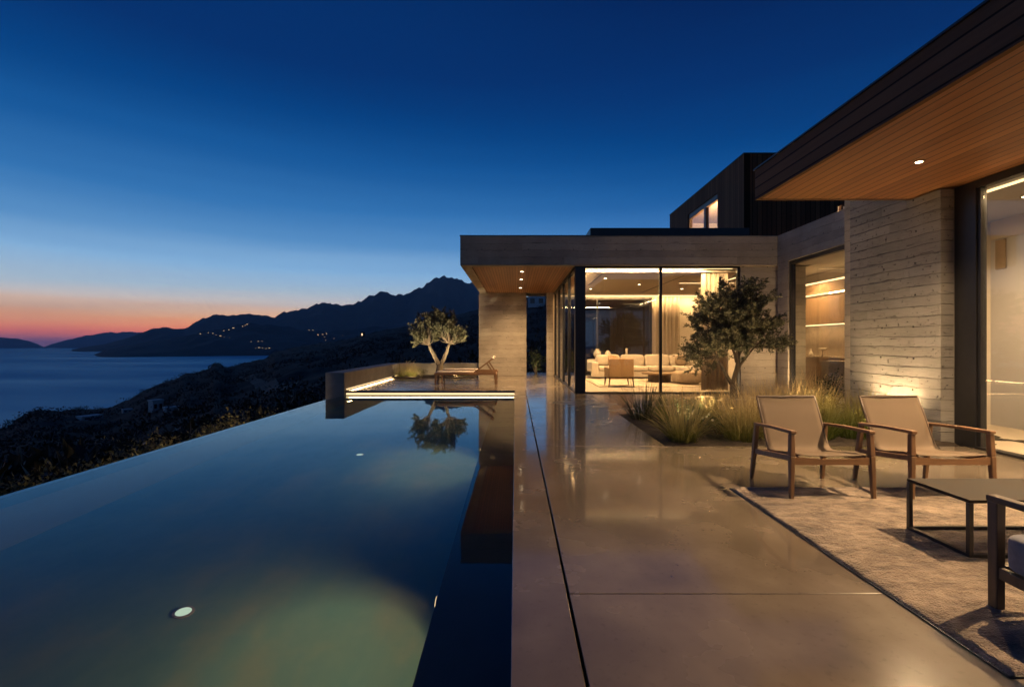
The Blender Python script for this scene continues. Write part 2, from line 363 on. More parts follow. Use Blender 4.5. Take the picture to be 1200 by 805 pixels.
# ------------------------------------------------------------------ world: dusk sky
HZ = 8.5e-5      # haze density: the air between here and the horizon dims the low sky, so the sky beyond it is that much brighter
def build_world():
    w = bpy.data.worlds.new('World'); SC.world = w; w.use_nodes = True; w.node_tree.nodes.clear(); n = NT(w.node_tree)
    d = n.n('ShaderNodeTexCoord').outputs['Generated']
    s = n.sep(d); z = s[2]
    zz = n.m('ADD', z, n.m('MULTIPLY', n.m('SUBTRACT', n.noise(n.scale(d,(1.2,1.2,26)), 1.4, 4), .5), .032))
    sun = n.ramp(zz, [(0,lin(96,74,112)),(.010,lin(158,92,112)),(.020,lin(214,112,104)),(.032,lin(236,142,108)),(.044,lin(232,164,124)),(.056,lin(220,178,150)),
                     (.071,lin(194,182,178)),(.098,lin(158,180,200)),(.140,lin(130,174,214)),(.19,lin(84,140,194)),(.25,lin(50,115,178)),(.33,lin(20,88,154)),(.40,lin(2,66,130)),(.47,lin(0,50,110)),(1,lin(0,26,70))])
    far = n.ramp(zz, [(0,lin(114,132,170)),(.06,lin(122,148,186)),(.12,lin(104,152,202)),(.20,lin(62,122,186)),(.28,lin(20,88,154)),(.36,lin(0,66,130)),(.45,lin(0,50,110)),(.58,lin(0,34,86)),(1,lin(0,18,60))])
    hz = n.n('ShaderNodeVectorMath', {'operation': 'NORMALIZE'}, i0=n.scale(d,(1,1,0))).outputs[0]
    dt = n.n('ShaderNodeVectorMath', {'operation': 'DOT_PRODUCT'}, i0=hz, i1=(-.70,.714,0)).outputs['Value']
    fac = n.n('ShaderNodeMapRange', {'interpolation_type': 'SMOOTHSTEP'}, Value=dt, From_Min=.30, From_Max=.985).outputs[0]
    col = n.mix(fac, far, sun)
    path = n.m('MINIMUM', 11600.0, n.m('DIVIDE', 900.0, n.m('MAXIMUM', z, .002)))
    T = n.m('EXPONENT', n.m('MULTIPLY', path, -HZ))
    V = lambda op, a, b: n.n('ShaderNodeVectorMath', {'operation': op}, i0=a, i1=b).outputs[0]
    ins = n.n('ShaderNodeVectorMath', {'operation': 'SCALE'}, i0=(.004,.030,.085), Scale=n.m('SUBTRACT', 1.0, T)).outputs[0]
    Tv = n.n('ShaderNodeCombineXYZ', None, X=T, Y=T, Z=T).outputs[0]
    col = V('MAXIMUM', V('DIVIDE', V('SUBTRACT', col, ins), Tv), (0,0,0))
    up = n.n('ShaderNodeMapRange', {'interpolation_type': 'SMOOTHSTEP'}, Value=dt, From_Min=-.9, From_Max=.6, To_Min=.45, To_Max=1.0).outputs[0]
    bg = n.n('ShaderNodeBackground', None, Color=col, Strength=up)
    out = n.n('ShaderNodeOutputWorld'); n.t.links.new(bg.outputs[0], out.inputs[0])
build_world()

# ------------------------------------------------------------------ terrain, hills, sea
def interp(pts, x):
    if x <= pts[0][0]: return pts[0][1]
    for (x0, y0), (x1, y1) in zip(pts, pts[1:]):
        if x <= x1: return y0 + (y1-y0)*(x-x0)/(x1-x0)
    return pts[-1][1]
RIDGE = [(-6000,470),(-900,520),(-300,520),(0,503),(10,500),(23,490),(40,483),(70,482),(97,480),(127,479),(151,469),(170,458),(188,449),(200,447),(215,439),(232,437),(246,432),(250,426),(259,426),(264,431),(288,425),(312,420.5),(322,412),(352,406),(400,399),(440,389),(474,383),(500,376),(543,367),(600,352),(700,330),(1000,320),(6000,300)]
RDIST = [(-6000,240),(0,262),(60,285),(127,330),(188,420),(250,520),(322,640),(400,760),(560,900),(1000,950),(6000,950)]
SEA = -60.0
def px_of(th): return CX + F*math.tan(max(-1.45, min(1.45, th)))
def ground_z(th, r):
    p = px_of(th); hyp = math.hypot(F, p-CX)
    rr = interp(RDIST, p); zr = H + (CY - interp(RIDGE, p))/hyp*rr
    x, y = r*math.sin(th), r*math.cos(th)
    k = min(1, max(0, (-5.4-x)/1.0)); k = k*k*(3-2*k)
    if y > 14.6: k = 0
    zn = -2.4 + 1.2*k
    nz = noise.fractal(Vector((x*.02, y*.02, 3.1)), 1.0, 2.1, 6)
    nf = noise.fractal(Vector((x*.11, y*.11, 8.7)), 1.0, 2.1, 4)
    if r <= rr:
        t = max(0, (r-8)/(rr-8)); s = t**1.0
        sag = -math.sin(math.pi*t)*(2.0 + .004*rr)
        z = zn + (zr-zn)*s + sag + nz*min(3.2, r*.022)*(1-.75*t**3) + nf*min(1.1, r*.010)
    else:
        t = min(1, (r-rr)/(.45*rr)); t2 = t*t*(3-2*t)
        z = zr + (SEA-9-zr)*t2 + nz*.8 + nf*1.1*(1-t)
    return z
def grid_mesh(name, fn, ths, rs, mat_, lab, cat):
    mb = MB(); n = len(rs)
    vs = [];  fs = []
    for th in ths:
        for r in rs: vs.append((r*math.sin(th), r*math.cos(th), fn(th, r)))
    for i in range(len(ths)-1):
        for j in range(n-1): fs.append((i*n+j, i*n+j+1, (i+1)*n+j+1, (i+1)*n+j))
    mb.add(vs, fs)
    return structure(name, lab, cat, mb, mat_, smooth=True), (vs, fs)
ths = [R(-105) + R(55)*i/60 for i in range(60)] + [R(-50) + R(50)*i/300 for i in range(300)] + [R(100)*i/70 for i in range(71)]
rs = [4 + 26*i/40 for i in range(40)] + [30*(45**(i/110.0)) for i in range(111)]
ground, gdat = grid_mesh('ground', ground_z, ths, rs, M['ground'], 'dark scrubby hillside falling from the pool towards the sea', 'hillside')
gbvh = BVHTree.FromPolygons(gdat[0], gdat[1])
def hill(name, pts, r0, rr, r1, lab, cat, seed, rough, nth=170, nr=46, mt='hill'):
    x0, x1 = pts[0][0], pts[-1][0]
    t0, t1 = math.atan((x0-CX)/F), math.atan((x1-CX)/F)
    def fn(th, r):
        p = px_of(th); hyp = math.hypot(F, p-CX)
        zr = H + (CY-interp(pts, p))/hyp*rr
        zr = max(zr, SEA-4)
        x, y = r*math.sin(th), r*math.cos(th)
        q = Vector((x/ (rr*.09), y/(rr*.09), seed))
        nz = noise.fractal(q, .9, 2.1, 7); nf = noise.fractal(q*7, .8, 2.1, 4)
        if r <= rr:
            t = (r-r0)/(rr-r0); s = t**.85
            return SEA-6 + (zr-SEA+6)*(s + nz*rough*math.sin(math.pi*t)*.9 + (nz*.05 + nf*.065)*t)
        t = (r-rr)/(r1-rr)
        return SEA-6 + (zr-SEA+6)*((1-t)**1.2 + nz*rough*math.sin(math.pi*t) + (nz*.05+nf*.065)*(1-t))
    ths = [t0 + (t1-t0)*i/nth for i in range(nth+1)]
    rr_ = [r0 + (rr-r0)*i/(nr*.65) for i in range(int(nr*.65)+1)]; rr_ += [rr + (r1-rr)*i/(nr*.35) for i in range(1, int(nr*.35)+2)]
    rr_ = [r for r in rr_ if r <= r1]
    return grid_mesh(name, fn, ths, rr_, M[mt], lab, cat)
head, hdat = hill('headland', [(108,418),(118,412),(135,408),(160,403),(190,398),(215,393),(235,388),(255,386),(285,380),(300,378),(330,381),(380,388),(450,382),(560,374),(700,372),(900,375)], 2750, 3500, 4300, 'dark lower headland with small lit houses above the sea', 'headland', 4.2, .16)
hbvh = BVHTree.FromPolygons(hdat[0], hdat[1])
mount, mdat = hill('mountain', [(84,410),(95,407),(120,404),(140,399),(160,392),(178,386),(190,383),(203,385),(215,386),(232,374),(246,369),(253,366.5),(262,368.5),(275,369.5),(288,367.5),(298,367),(310,370),(322,371),(335,364),(345,361),(355,358),(368,355.5),(377,354),(390,356),(403,359),(412,358),(420,355),(430,347),(440,342),(458,342),(474,343),(488,337),(503,328.5),(511,324.5),(520,322.5),(530,324.5),(543,326),(560,333),(590,342),(640,352),(720,360),(900,372)], 4700, 6000, 7600, 'long dark mountain ridge behind the headland, dusk sky above', 'mountain', 9.7, .15, 240)
island_a, _ = hill('island', [(-260,392),(-160,388),(-80,392),(0,395.3),(20,396.5),(34,400),(44,403),(56,409)], 9300, 9700, 10200, 'faint low island at the far left on the horizon', 'island', 2.2, .08, 90, 24, 'hazed_rock')
island_b, _ = hill('island', [(46,409),(60,403),(80,398),(101,393.5),(115,391),(127,388.8),(136,389.5),(144,388),(156,388.6),(168,389.6),(190,392),(230,398),(260,404)], 9000, 9500, 10100, 'faint blue island between the open horizon and the mountain ridge', 'island', 6.4, .08, 90, 24, 'hazed_rock')
mb = MB(); RS = 11000; nseg = 128
vs = [(0,0,SEA)]; fs = []
for k in range(nseg): a = 2*math.pi*k/nseg; vs.append((RS*math.cos(a), RS*math.sin(a), SEA))
for k in range(nseg): fs.append((0, 1+k, 1+(k+1)%nseg))
structure('sea', 'calm blue sea below the hillside at dusk', 'sea', mb.add(vs, fs), M['sea'])
# haze
hm, hn, ho = mat('evening_haze')
hv = hn.n('ShaderNodeVolumePrincipled', None, Color=(.66,.82,1,1), Density=HZ)
hn.t.links.new(hv.outputs[0], ho.inputs['Volume'])
tag(MB().box(-11600,11600,-11600,11600,SEA-10.2,900).build('haze', hm), 'thin evening haze over the sea and far hills', 'haze', None, 'stuff')

def ray_at(px, y, bvh):
    d = Vector(((px-CX)/F, 1, -(y-CY)/F)).normalized()
    return bvh.ray_cast(Vector((0,0,H)), d)[0]
def gz(x, y):
    h = gbvh.ray_cast(Vector((x,y,400)), Vector((0,0,-1)))[0]
    return h.z if h is not None else 0.0

# dirt tracks on the hillside
def track(pts, w, lab):
    ps = [p for p in (ray_at(x, y, gbvh) for x, y in pts) if p is not None]
    if len(ps) < 2: return
    for _ in range(3): ps = [ps[0]] + [(ps[i-1]+ps[i]*2+ps[i+1])/4 for i in range(1,len(ps)-1)] + [ps[-1]]
    mb = MB(); rows = []; dense = []
    for a, b in zip(ps, ps[1:]):
        for k in range(8): dense.append(a.lerp(b, k/8))
    for i, p in enumerate(dense):
        d = (dense[min(i+1,len(dense)-1)] - dense[max(i-1,0)]); d.z = 0; d.normalize(); s = Vector((d.y,-d.x,0))
        row = []
        for k in (-1,-.33,.33,1):
            q = p + s*(w/2*k); row.append((q.x, q.y, gz(q.x, q.y) + .35*w*.12 + .12))
        rows.append(row)
    vs = [v for r in rows for v in r]; fs = [(i*4+k, i*4+k+1, (i+1)*4+k+1, (i+1)*4+k) for i in range(len(rows)-1) for k in range(3)]
    structure('path', lab, 'path', mb.add(vs, fs), M['path'], smooth=True)
track([(252,436),(262,438),(275,440),(290,443.5),(305,447),(318,450.5),(330,455),(340,459)], 2.6, 'pale dirt track winding over the dark hill above the sea')
track([(80,543),(95,539),(110,536),(122,532)], .9, 'short stretch of pale path below the shrubs at the lower left')
track([(190,511),(200,508),(212,504)], .9, 'short stretch of pale path among the hillside shrubs')

# village houses
def hut_mesh(w, d, h, lit):
    me = bpy.data.meshes.new('village_house')
    b = MB().box(-w/2,w/2,-d/2,d/2,0,h)
    b.box(-w/2-.15,w/2+.15,-d/2-.15,d/2+.15,h,h+.3)
    nb = len(b.f)
    for k in range(2):
        x = -w*.25 + k*w*.5
        b.box(x-w*.16,x+w*.16,-d/2-.08,-d/2-.02,h*.3,h*.8)
    me.from_pydata(b.v, [], b.f); me.materials.append(M['stone_house']); me.materials.append(M['lit'] if lit else M['dark_pane'])
    for i, p in enumerate(me.polygons): p.material_index = 1 if i >= nb else 0
    return me
hut = hut_mesh(11, 9, 6, True)
def cluster(pts, bvh, lab, grp, sc=1.0):
    for px, y in pts:
        p = ray_at(px, y, bvh)
        if p is None: continue
        o = bpy.data.objects.new('village_house', hut); COL.objects.link(o)
        o.location = p - Vector((0,0,1.5)); s = sc*rnd.uniform(.35,.7); o.scale = (s*rnd.uniform(.7,1.3), s, s*rnd.uniform(.7,1.2))
        o.rotation_euler = (0,0,-math.atan2(p.x, p.y) + rnd.uniform(-.4,.4))
        tag(o, lab, 'house', grp)
c1 = lambda L: [(x*.3353, 280+y*.3353) for x, y in L]
c2 = lambda L: [(360+x*.2857, 300+y*.2857) for x, y in L]
cluster(c1([(700,332),(728,327),(744,330),(756,336),(770,339),(784,342),(803,345)]), hbvh, 'tiny lit house in the row running down the headland below its crest', 'lit houses in the row below the headland crest')
cluster(c1([(782,321),(800,318),(815,312),(821,303),(848,306),(856,302),(864,299),(872,297)]), hbvh, 'tiny lit house in the topmost cluster on the crest of the headland', 'lit houses on the crest of the headland')
cluster(c1([(878,359),(890,358),(903,358),(916,357)]), hbvh, 'tiny lit house in the short level row in the middle of the headland slope', 'lit houses in the middle of the headland slope', .9)
cluster(c1([(893,381),(905,380),(917,381),(930,383),(942,381)]), hbvh, 'tiny lit house in the lowest row nearest the water under the headland', 'lit houses nearest the water', 1.05)
cluster(c1([(1066,318),(1080,319),(1094,319),(1112,336),(1128,334),(1141,330),(1133,342)]) , hbvh, 'tiny lit house scattered on the shoulder of the headland above the low wall', 'lit houses on the headland shoulder')
cluster(c2([(44,320),(60,322),(80,319),(146,325),(110,338),(75,345)]), hbvh, 'tiny lit house left of the far olive tree above the dark near hill', 'lit houses above the dark near hill', .9)

def cube_house(px, y, w, d, h, lab, lit=False, rot=0, white=True):
    p = ray_at(px, y, gbvh)
    if p is None: return
    k_ = p.y/F; w *= k_; d *= k_; h *= k_      # sizes given as they look, turned into metres where the house stands
    t = thing('hillside_house', lab, 'house', (p.x, p.y, p.z-.4*min(1,h/3)))
    wm = M['whitewash'] if white else M['stone_house']
    MB().box(-w/2,w/2,-d/2,d/2,0,h).build('wall', wm, t, world=False)
    rf = MB().box(-w/2-.12,w/2+.12,-d/2-.12,d/2+.12,h,h+.28).build('flat_roof', wm, t, world=False)
    n = 2; ww_ = w*.13
    for k in range(n):
        x = -w/2 + w*(k+.5)/n
        wn = MB().box(x-ww_,x+ww_,-d/2-.06,-d/2-.004,h*.35,h*.75).build('window', M['lit'] if lit and k != 1 else M['dark_pane'], t, world=False)
    t.rotation_euler = (0,0,-math.atan2(p.x,p.y)+rot)
cube_house(182.5,481, 11,9,13, 'small white cube house standing alone on the dark coastal slope', rot=.5)
cube_house(201,481.5, 14,8,4, 'low white wall-like outbuilding beside the white cube house', rot=.3)
cube_house(105,491, 20,14,4, 'low flat-roofed pale building at the shore on the far left', rot=.4)
cube_house(149,483, 9,7,3.5, 'tiny pale hut between the shore building and the white cube house', rot=.2)
cube_house(425,395, 4.5,4,6, 'tall narrow house with lit windows on the near dark hill', True, .2, False)
cube_house(458,384, 40,12,7, 'long pale villa low on the crest behind the far olive tree', False, .1, False)
cube_house(629,360, 20,9,14, 'pale hillside building glimpsed through the gap beside the far concrete wall', False, 0, True)

# ------------------------------------------------------------------ pool
ZW = -.15; PE = 14.4
b = MB()
b.box(-5.0,-.3,-3.9,PE+.1,-1.75,-1.45)
structure('pool', 'grey green plaster pool basin under still water', 'pool', b, M['pool'])
b = MB(); b.box(-5.16,-4.83,-3.9,PE-.012,-1.75,ZW-.016); structure('pool_edge', 'pale infinity edge wall along the left side of the pool', 'pool edge', b, M['pool_wall'])
b = MB(); b.box(-5.24,-5.162,-3.9,PE-.012,-2.6,ZW-.006); structure('pool_rim', 'thin wet stone rim of the infinity edge', 'pool rim', b, M['weir'])
b = MB(); b.box(-.54,.0,-3.88,PE-.01,-1.45,-.60); b.box(-.012,.25,-3.88,PE-.01,-.598,-.062); structure('pool_bench', 'dark submerged bench along the right pool wall', 'pool bench', b, M['bench'])
b = MB(); b.box(-4.83,-.02,PE+.02,PE+.3,-1.45,-.155); b.box(-5.2,-.02,-4.2,-3.9,-1.75,-.06); structure('pool_end', 'plaster end walls of the pool', 'pool wall', b, M['pool'])
b = MB()
nx, ny = 12, 40
b.quad((-5.235,-3.9,ZW),(-.013,-3.9,ZW),(-.013,PE+.018,ZW),(-5.235,PE+.018,ZW))
structure('pool_water', 'still dark blue pool water mirroring the dusk sky', 'water', b, M['water'])
pm, pn, po = mat('pool_water_body')
pv = pn.n('ShaderNodeVolumePrincipled', None, Color=(.55,.85,.80,1), Density=.045)
pn.t.links.new(pv.outputs[0], po.inputs['Volume'])
tag(MB().box(-4.82,-.55,-3.85,PE-.02,-1.44,ZW-.02).build('pool_water_body', pm), 'faintly cloudy water body inside the pool basin', 'water', None, 'stuff')
pl = ['round white pool floor light nearest the camera', 'small pool floor light farther along near the far end']
for i, y in enumerate((3.79, 8.08)):
    t = thing('pool_light', pl[i], 'pool light', (-2.6, y, -1.45), 'round lights in the pool floor')
    MB().lathe((-2.6,y,-1.449), [(.075,0),(.075,.012),(.062,.014)]).build('rim', M['weir'], t)
    MB().lathe((-2.6,y,-1.4345), [(.056,0),(.05,.004)]).build('lens', M['lamp_pool'], t)
wl = ['underwater lamp in the bench face nearest the camera', 'underwater lamp in the bench face farther down the pool']
for i, y in enumerate((3.42, 7.72)):
    t = thing('underwater_lamp', wl[i], 'pool light', (-.545, y, -.74), 'lamps in the side of the pool bench')
    MB().tube([(-.542,y,-.74),(-.556,y,-.74)], .07, 20).build('rim', M['weir'], t)
    MB().tube([(-.5561,y,-.74),(-.562,y,-.74)], .055, 20).build('lens', M['led_pool'], t)
    lamp('SPOT', (-.60,y,-.74), 44 if i == 0 else 40, (1,.50,.20), (-1.5,y-.3,-1.25), .05, 140, 1.0)

# ------------------------------------------------------------------ deck
b = MB()
js = [(-3.9,2.708),(2.714,6.604),(6.61,10.5),(10.506,PE+.0)]
b.box(-.02,.288,-3.9,PE,-.06,0)
for y0, y1 in js:
    x1 = 6.12 if y0 < 6.5 else 2.05
    if y0 < 6.5: b.box(.303,x1,y0,y1,-.06,0)
    else: b.box(.303,2.05,y0,min(y1,13.56) if y1 > 13 else y1,-.06,0)
b.box(2.056,7.27,9.62,10.5,-.06,0); b.box(2.056,7.27,10.506,13.56,-.06,0)
b.box(.303,1.66,13.566,PE,-.06,0)
b.box(-5.06,1.66,PE+.006,23.4,-.06,0)
deck = structure('deck', 'polished grey brown concrete terrace with thin joints and a drain slot', 'terrace', b, M['deck'], bevel=.004)
b = MB(); b.box(-.0,1.99,-3.9,13.5,-.4,-.064); b.box(1.992,6.2,-3.9,6.55,-.4,-.064); b.box(1.992,7.3,9.68,13.5,-.4,-.064)
structure('deck_base', 'dark base under the terrace joints', 'terrace base', b, simple('dark_mortar', (.02,.018,.016), .9))
b = MB(); b.box(-5.06,.0,PE+.305,23.4,-2.8,-.064); b.box(0.01,9,13.62,23.4,-2.8,-.066)
structure('terrace_base', 'concrete base below the far terrace', 'terrace base', b, M['smooth_conc'])
# lit step at the end of the pool
t = thing('pool_step', 'lit concrete step edge across the far end of the pool', 'step', (-2.5,PE,-.2))
MB().box(-5.06,-.02,PE+.03,PE+.30,-.152,-.064).build('riser', M['smooth_conc'], t)
MB().box(-5.04,-.03,PE+.008,PE+.028,-.128,-.075).build('led_strip', M['led_pool'], t)
lamp('AREA', (-2.5,PE-.02,-.10), 2.2, (1,.66,.32), (-2.5,PE-2,-.6), 4.9, sy=.03)
# low wall around the far terrace
t = thing('low_wall', 'low concrete wall with glowing strip along the far terrace', 'wall', (-5.36,17,0))
MB().box(-5.65,-5.08,PE-.02,21.2,-.9,.535).build('wall', M['smooth_conc'], t, bevel=.012)
MB().box(-5.65,-1.65,21.203,21.6,-.9,.535).build('back_wall', M['smooth_conc'], t, bevel=.012)
MB().box(-5.078,-5.06,PE+.12,20.9,.015,.04).build('led_strip', M['led_pool'], t)
for y in (15.2,16.8,18.4,20.0):
    lamp('AREA', (-5.0,y,.04), 1.7, (1,.64,.30), (-4.2,y,.22), 1.5, sy=.03)

# ------------------------------------------------------------------ house
hs = thing('house', 'modern concrete and timber villa with lit glazed rooms', 'house', (1.7,13.6,0))
FY = 13.45; ZS = 3.57; ZT = 4.386
# pavilion roof
rf = MB().box(-1.535,7.285,FY,FY+.3,ZS,ZT).box(-1.535,-1.235,FY+.303,22.0,ZS,ZT).box(-1.232,9.9,22.0,22.3,ZS,ZT).build('flat_roof', M['board'], hs, bevel=.006)
MB().box(-1.232,8.3,FY+.303,21.998,ZS+.055,ZT-.06).build('roof_slab', M['smooth_conc'], rf)
MB().box(-1.232,1.66,FY+.303,21.1,ZS+.03,ZS+.052).build('wood_soffit', M['soffit_far'], rf)
MB().box(-1.55,7.3,FY-.012,22.31,ZT+.003,ZT+.02).build('roof_edge', M['black'], rf)
MB().box(2.4,7.5,15.5,21.5,ZT+.02,5.1).build('roof_upstand', M['black'], rf, bevel=.01)
# walls
MB().box(6.32,8.15,13.58,13.88,-.2,ZS-.005).build('front_wall', M['board'], hs, bevel=.006)
MB().box(-1.59,.48,21.0,21.38,-.1,ZS+.028).build('terrace_wall', M['board'], hs, bevel=.006)
MB().box(1.36,1.64,21.0,21.38,-.1,ZS+.028).build('pier', M['board'], hs, bevel=.006)
MB().box(7.29,7.5,12.95,13.45,-.2,ZT).build('side_wall', M['board'], hs)
MB().box(7.29,7.5,8.76,12.948,3.6,ZT).build('lintel', M['board'], hs, bevel=.006)
MB().box(7.5,12,8.6,13.45,3.75,ZT-.02).build('wing_roof', M['smooth_conc'], hs)
# board marked panel wall, every board a little proud or shy
b = MB(); z = -.15; prng = random.Random(5)
def prow(y0, y1, z0, z1):
    y = y0
    while y < y1-.01:
        l = min(prng.uniform(.5,1.7), y1-y)
        if y1-(y+l) < .25: l = y1-y
        dx = prng.uniform(0,.0014)
        b.box(5.95+dx, 6.13, y, y+l, z0, z1)
        y += l
while z < 3.9:
    h = .15
    if z+h <= ZS-.01: prow(6.77, 8.6, z, z+h)
    elif z < ZS-.01: prow(6.77, 7.35, z, ZS-.012); prow(7.362, 8.6, z, z+h)
    else: prow(7.362, 8.6, z, z+h)
    z += h
MB_panel = b.build('panel_wall', M['board_rough'], hs)
MB().box(6.132,6.30,6.77,8.74,-.1,ZS-.012).build('panel_core', M['smooth_conc'], MB_panel)
MB().box(5.955,7.5,8.602,8.755,-.1,4.02).build('return_wall', M['board'], hs)
# overhanging right roof
t2 = MB().box(3.64,3.70,-5,7.35,ZS,4.02).box(3.70,9.5,7.29,7.35,ZS,4.02).build('overhang_roof', M['fascia_dark'], hs)
MB().box(3.703,9.5,-5,7.287,ZS+.006,ZS+.03).build('wood_soffit', M['soffit'], t2)
MB().box(3.703,9.5,-5,7.287,ZS+.033,4.0).build('roof_slab', M['black'], t2)
MB().box(3.62,9.5,-5,7.37,4.023,4.045).build('roof_edge', M['black'], t2)
# upper storey
UX, UY = 7.56, 16.0
b = MB()
b.box(UX,UX+.2,UY,18.1,ZT+.02,7.67); b.box(UX,UX+.2,21.2,23.7,ZT+.02,7.67); b.box(UX,UX+.2,18.1,21.2,7.03,7.67); b.box(UX,UX+.2,18.1,21.2,ZT+.02,5.0)
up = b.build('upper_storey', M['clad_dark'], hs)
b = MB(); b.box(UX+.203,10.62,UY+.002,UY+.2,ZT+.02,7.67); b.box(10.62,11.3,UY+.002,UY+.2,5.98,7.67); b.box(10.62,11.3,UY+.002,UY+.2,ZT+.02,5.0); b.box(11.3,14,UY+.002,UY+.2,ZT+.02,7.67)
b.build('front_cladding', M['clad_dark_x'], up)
MB().box(UX+.203,14,UY+.203,23.7,7.35,7.66).build('roof_slab', M['black'], up)
MB().box(UX-.02,14,UY-.02,23.72,7.673,7.70).build('roof_edge', M['black'], up)
MB().box(UX+.6,14,UY+.203,23.5,7.2,7.345).build('upper_ceiling', M['ceiling'], up)
MB().box(11.2,11.4,UY+.21,23.5,4.5,7.19).box(UX+.21,11.2,23.3,23.5,4.5,7.19).build('room_wall', M['plaster'], up)
w = MB().box(UX+.04,UX+.16,18.103,18.19,5.0,7.03).box(UX+.04,UX+.16,21.11,21.197,5.0,7.03).box(UX+.04,UX+.16,19.30,19.52,5.0,6.82).box(UX+.04,UX+.16,18.19,21.11,5.0,5.08).build('upper_window', M['dark_wood'], hs)
MB().box(UX+.09,UX+.11,18.195,21.105,5.085,6.818).build('pane', M['glass'], w); MB().box(UX+.035,UX+.165,18.193,21.107,6.823,7.027).build('header', M['cab'], w)
w = MB().box(10.623,10.68,UY+.03,UY+.15,5.0,5.977).box(11.24,11.297,UY+.03,UY+.15,5.0,5.977).box(10.8,10.86,UY+.03,UY+.15,5.0,5.977).build('upper_window', M['clad_dark'], hs)
MB().box(10.682,11.238,UY+.08,UY+.095,5.0,5.975).build('pane', M['glass'], w)
lamp('POINT', (9.0,19.6,6.1), 330, (1,.58,.28), size=.15); lamp('POINT', (10.8,17,6.2), .5, (1,.66,.36), size=.15)

# front glazing
w = MB().box(1.68,1.97,13.585,13.80,0,ZS-.002).build('corner_post', M['black'], hs, bevel=.006)
fr = MB().box(1.972,6.317,13.60,13.70,ZS-.05,ZS-.004).box(1.972,6.317,13.60,13.70,.0,.035).box(4.055,4.125,13.605,13.695,.036,ZS-.051).box(6.245,6.316,13.605,13.695,.036,ZS-.051).build('front_window', M['black'], hs)
fr['label'] = 'large two pane front window of the living room'
for x0, x1 in ((1.975,4.053),(4.127,6.243)):
    MB().box(x0,x1,13.64,13.655,.037,ZS-.052).build('pane', M['glass'], fr)
b = MB().box(1.68,1.78,13.803,20.98,ZS-.05,ZS-.004).box(1.68,1.78,13.803,20.98,.0,.035)
ys = [13.803+ (20.98-13.803)*k/4 for k in range(5)]
for k in range(1,5): b.box(1.685,1.775,ys[k]-.11,ys[k],.036,ZS-.051)
fr = b.build('side_window', M['black'], hs)
for k in range(4): MB().box(1.725,1.74,ys[k]+.002,ys[k+1]-.112,.037,ZS-.052).build('pane', M['glass'], fr)
# living room shell
MB().box(1.80,8.15,13.72,21.3,-.06,-.004).box(1.98,6.3,13.57,13.72,-.06,-.006).build('interior_floor', M['floor'], hs)
MB().box(1.84,8.14,14.25,20.7,3.50,3.545).build('dropped_ceiling', M['ceiling'], hs)
MB().box(1.80,8.14,13.72,21.2,3.572,3.60).build('ceiling', M['ceiling'], hs)
b = MB().box(5.98,8.3,21.2,21.38,0,3.57).box(1.645,5.98,21.2,21.38,3.4,3.57).box(1.645,1.9,21.2,21.38,0,3.4)
b.build('back_wall', M['plaster'], hs)
MB().box(8.15,8.3,13.883,21.19,-.05,3.57).build('dividing_wall', M['plaster'], hs)
fr = MB().box(1.9,5.98,21.2,21.3,3.32,3.398).box(1.9,5.98,21.2,21.3,0,.06).box(5.86,5.978,21.19,21.31,.061,3.319).box(3.55,3.62,21.2,21.3,.061,3.319).build('back_window', M['black'], hs)
MB().box(1.9,3.548,21.24,21.26,.062,3.318).build('pane', M['glass_back'], fr); MB().box(3.622,5.858,21.24,21.26,.062,3.318).build('pane', M['glass_back'], fr)
b = MB().box(1.98,6.22,13.86,13.90,3.535,3.57).box(1.86,1.92,13.95,20.8,3.535,3.57).box(1.95,8.1,20.98,21.08,3.44,3.48)
b.build('cove_light', M['led'], hs)
MB().box(5.2,5.24,15.0,20.0,3.492,3.499).build('ceiling_track', M['black'], hs); MB().box(2.6,2.63,14.6,17.5,3.492,3.499).build('ceiling_track', M['black'], hs)
MB().box(7.0,7.05,14.6,18.5,3.488,3.498).box(5.7,7.6,16.8,16.84,3.486,3.497).build('ceiling_led', M['led'], hs)
for (x0,x1,y) in ((2.0,5.6,14.1),):
    lamp('AREA', ((x0+x1)/2,y,3.53), 110, (1,.60,.27), ((x0+x1)/2,y+.9,2.8), 3.4, sy=.08)
lamp('AREA', (5.2,20.85,3.42), 80, (1,.58,.25), (5.2,21.2,1.5), 6.0, sy=.08)
lamp('AREA', (2.05,17.4,3.44), 60, (1,.60,.27), (3.2,17.4,2), 6, sy=.08)
def downlight(loc, lab, grp, r=.045, name='downlight'):
    t = thing(name, lab, 'downlight', loc, grp)
    x, y, z = loc
    MB().lathe((x,y,z-.006), [(r*1.45,0),(r*1.45,.007),(r,.007)]).build('bezel', M['smooth_conc'], t)
    MB().lathe((x,y,z-.0095), [(r*.92,0),(r*.92,.003)]).build('lens', M['lamp'], t)
dl = [(2.9,15.6,3.5),(2.9,18.6,3.5),(6.4,15.6,3.5),(6.4,18.6,3.5),(4.4,17.2,3.5)]
dn = ['ceiling light of the living room near the corner post','ceiling light of the living room above the sofa arm','ceiling light behind the small olive tree','ceiling light above the right end of the sofa','ceiling light above the coffee table indoors']
for p, lb in zip(dl, dn):
    downlight(p, lb, 'recessed lights in the living room ceiling', .05)
    lamp('SPOT', (p[0],p[1],p[2]-.03), 140, (1,.60,.27), (p[0],p[1],0), .06, 140, .7)
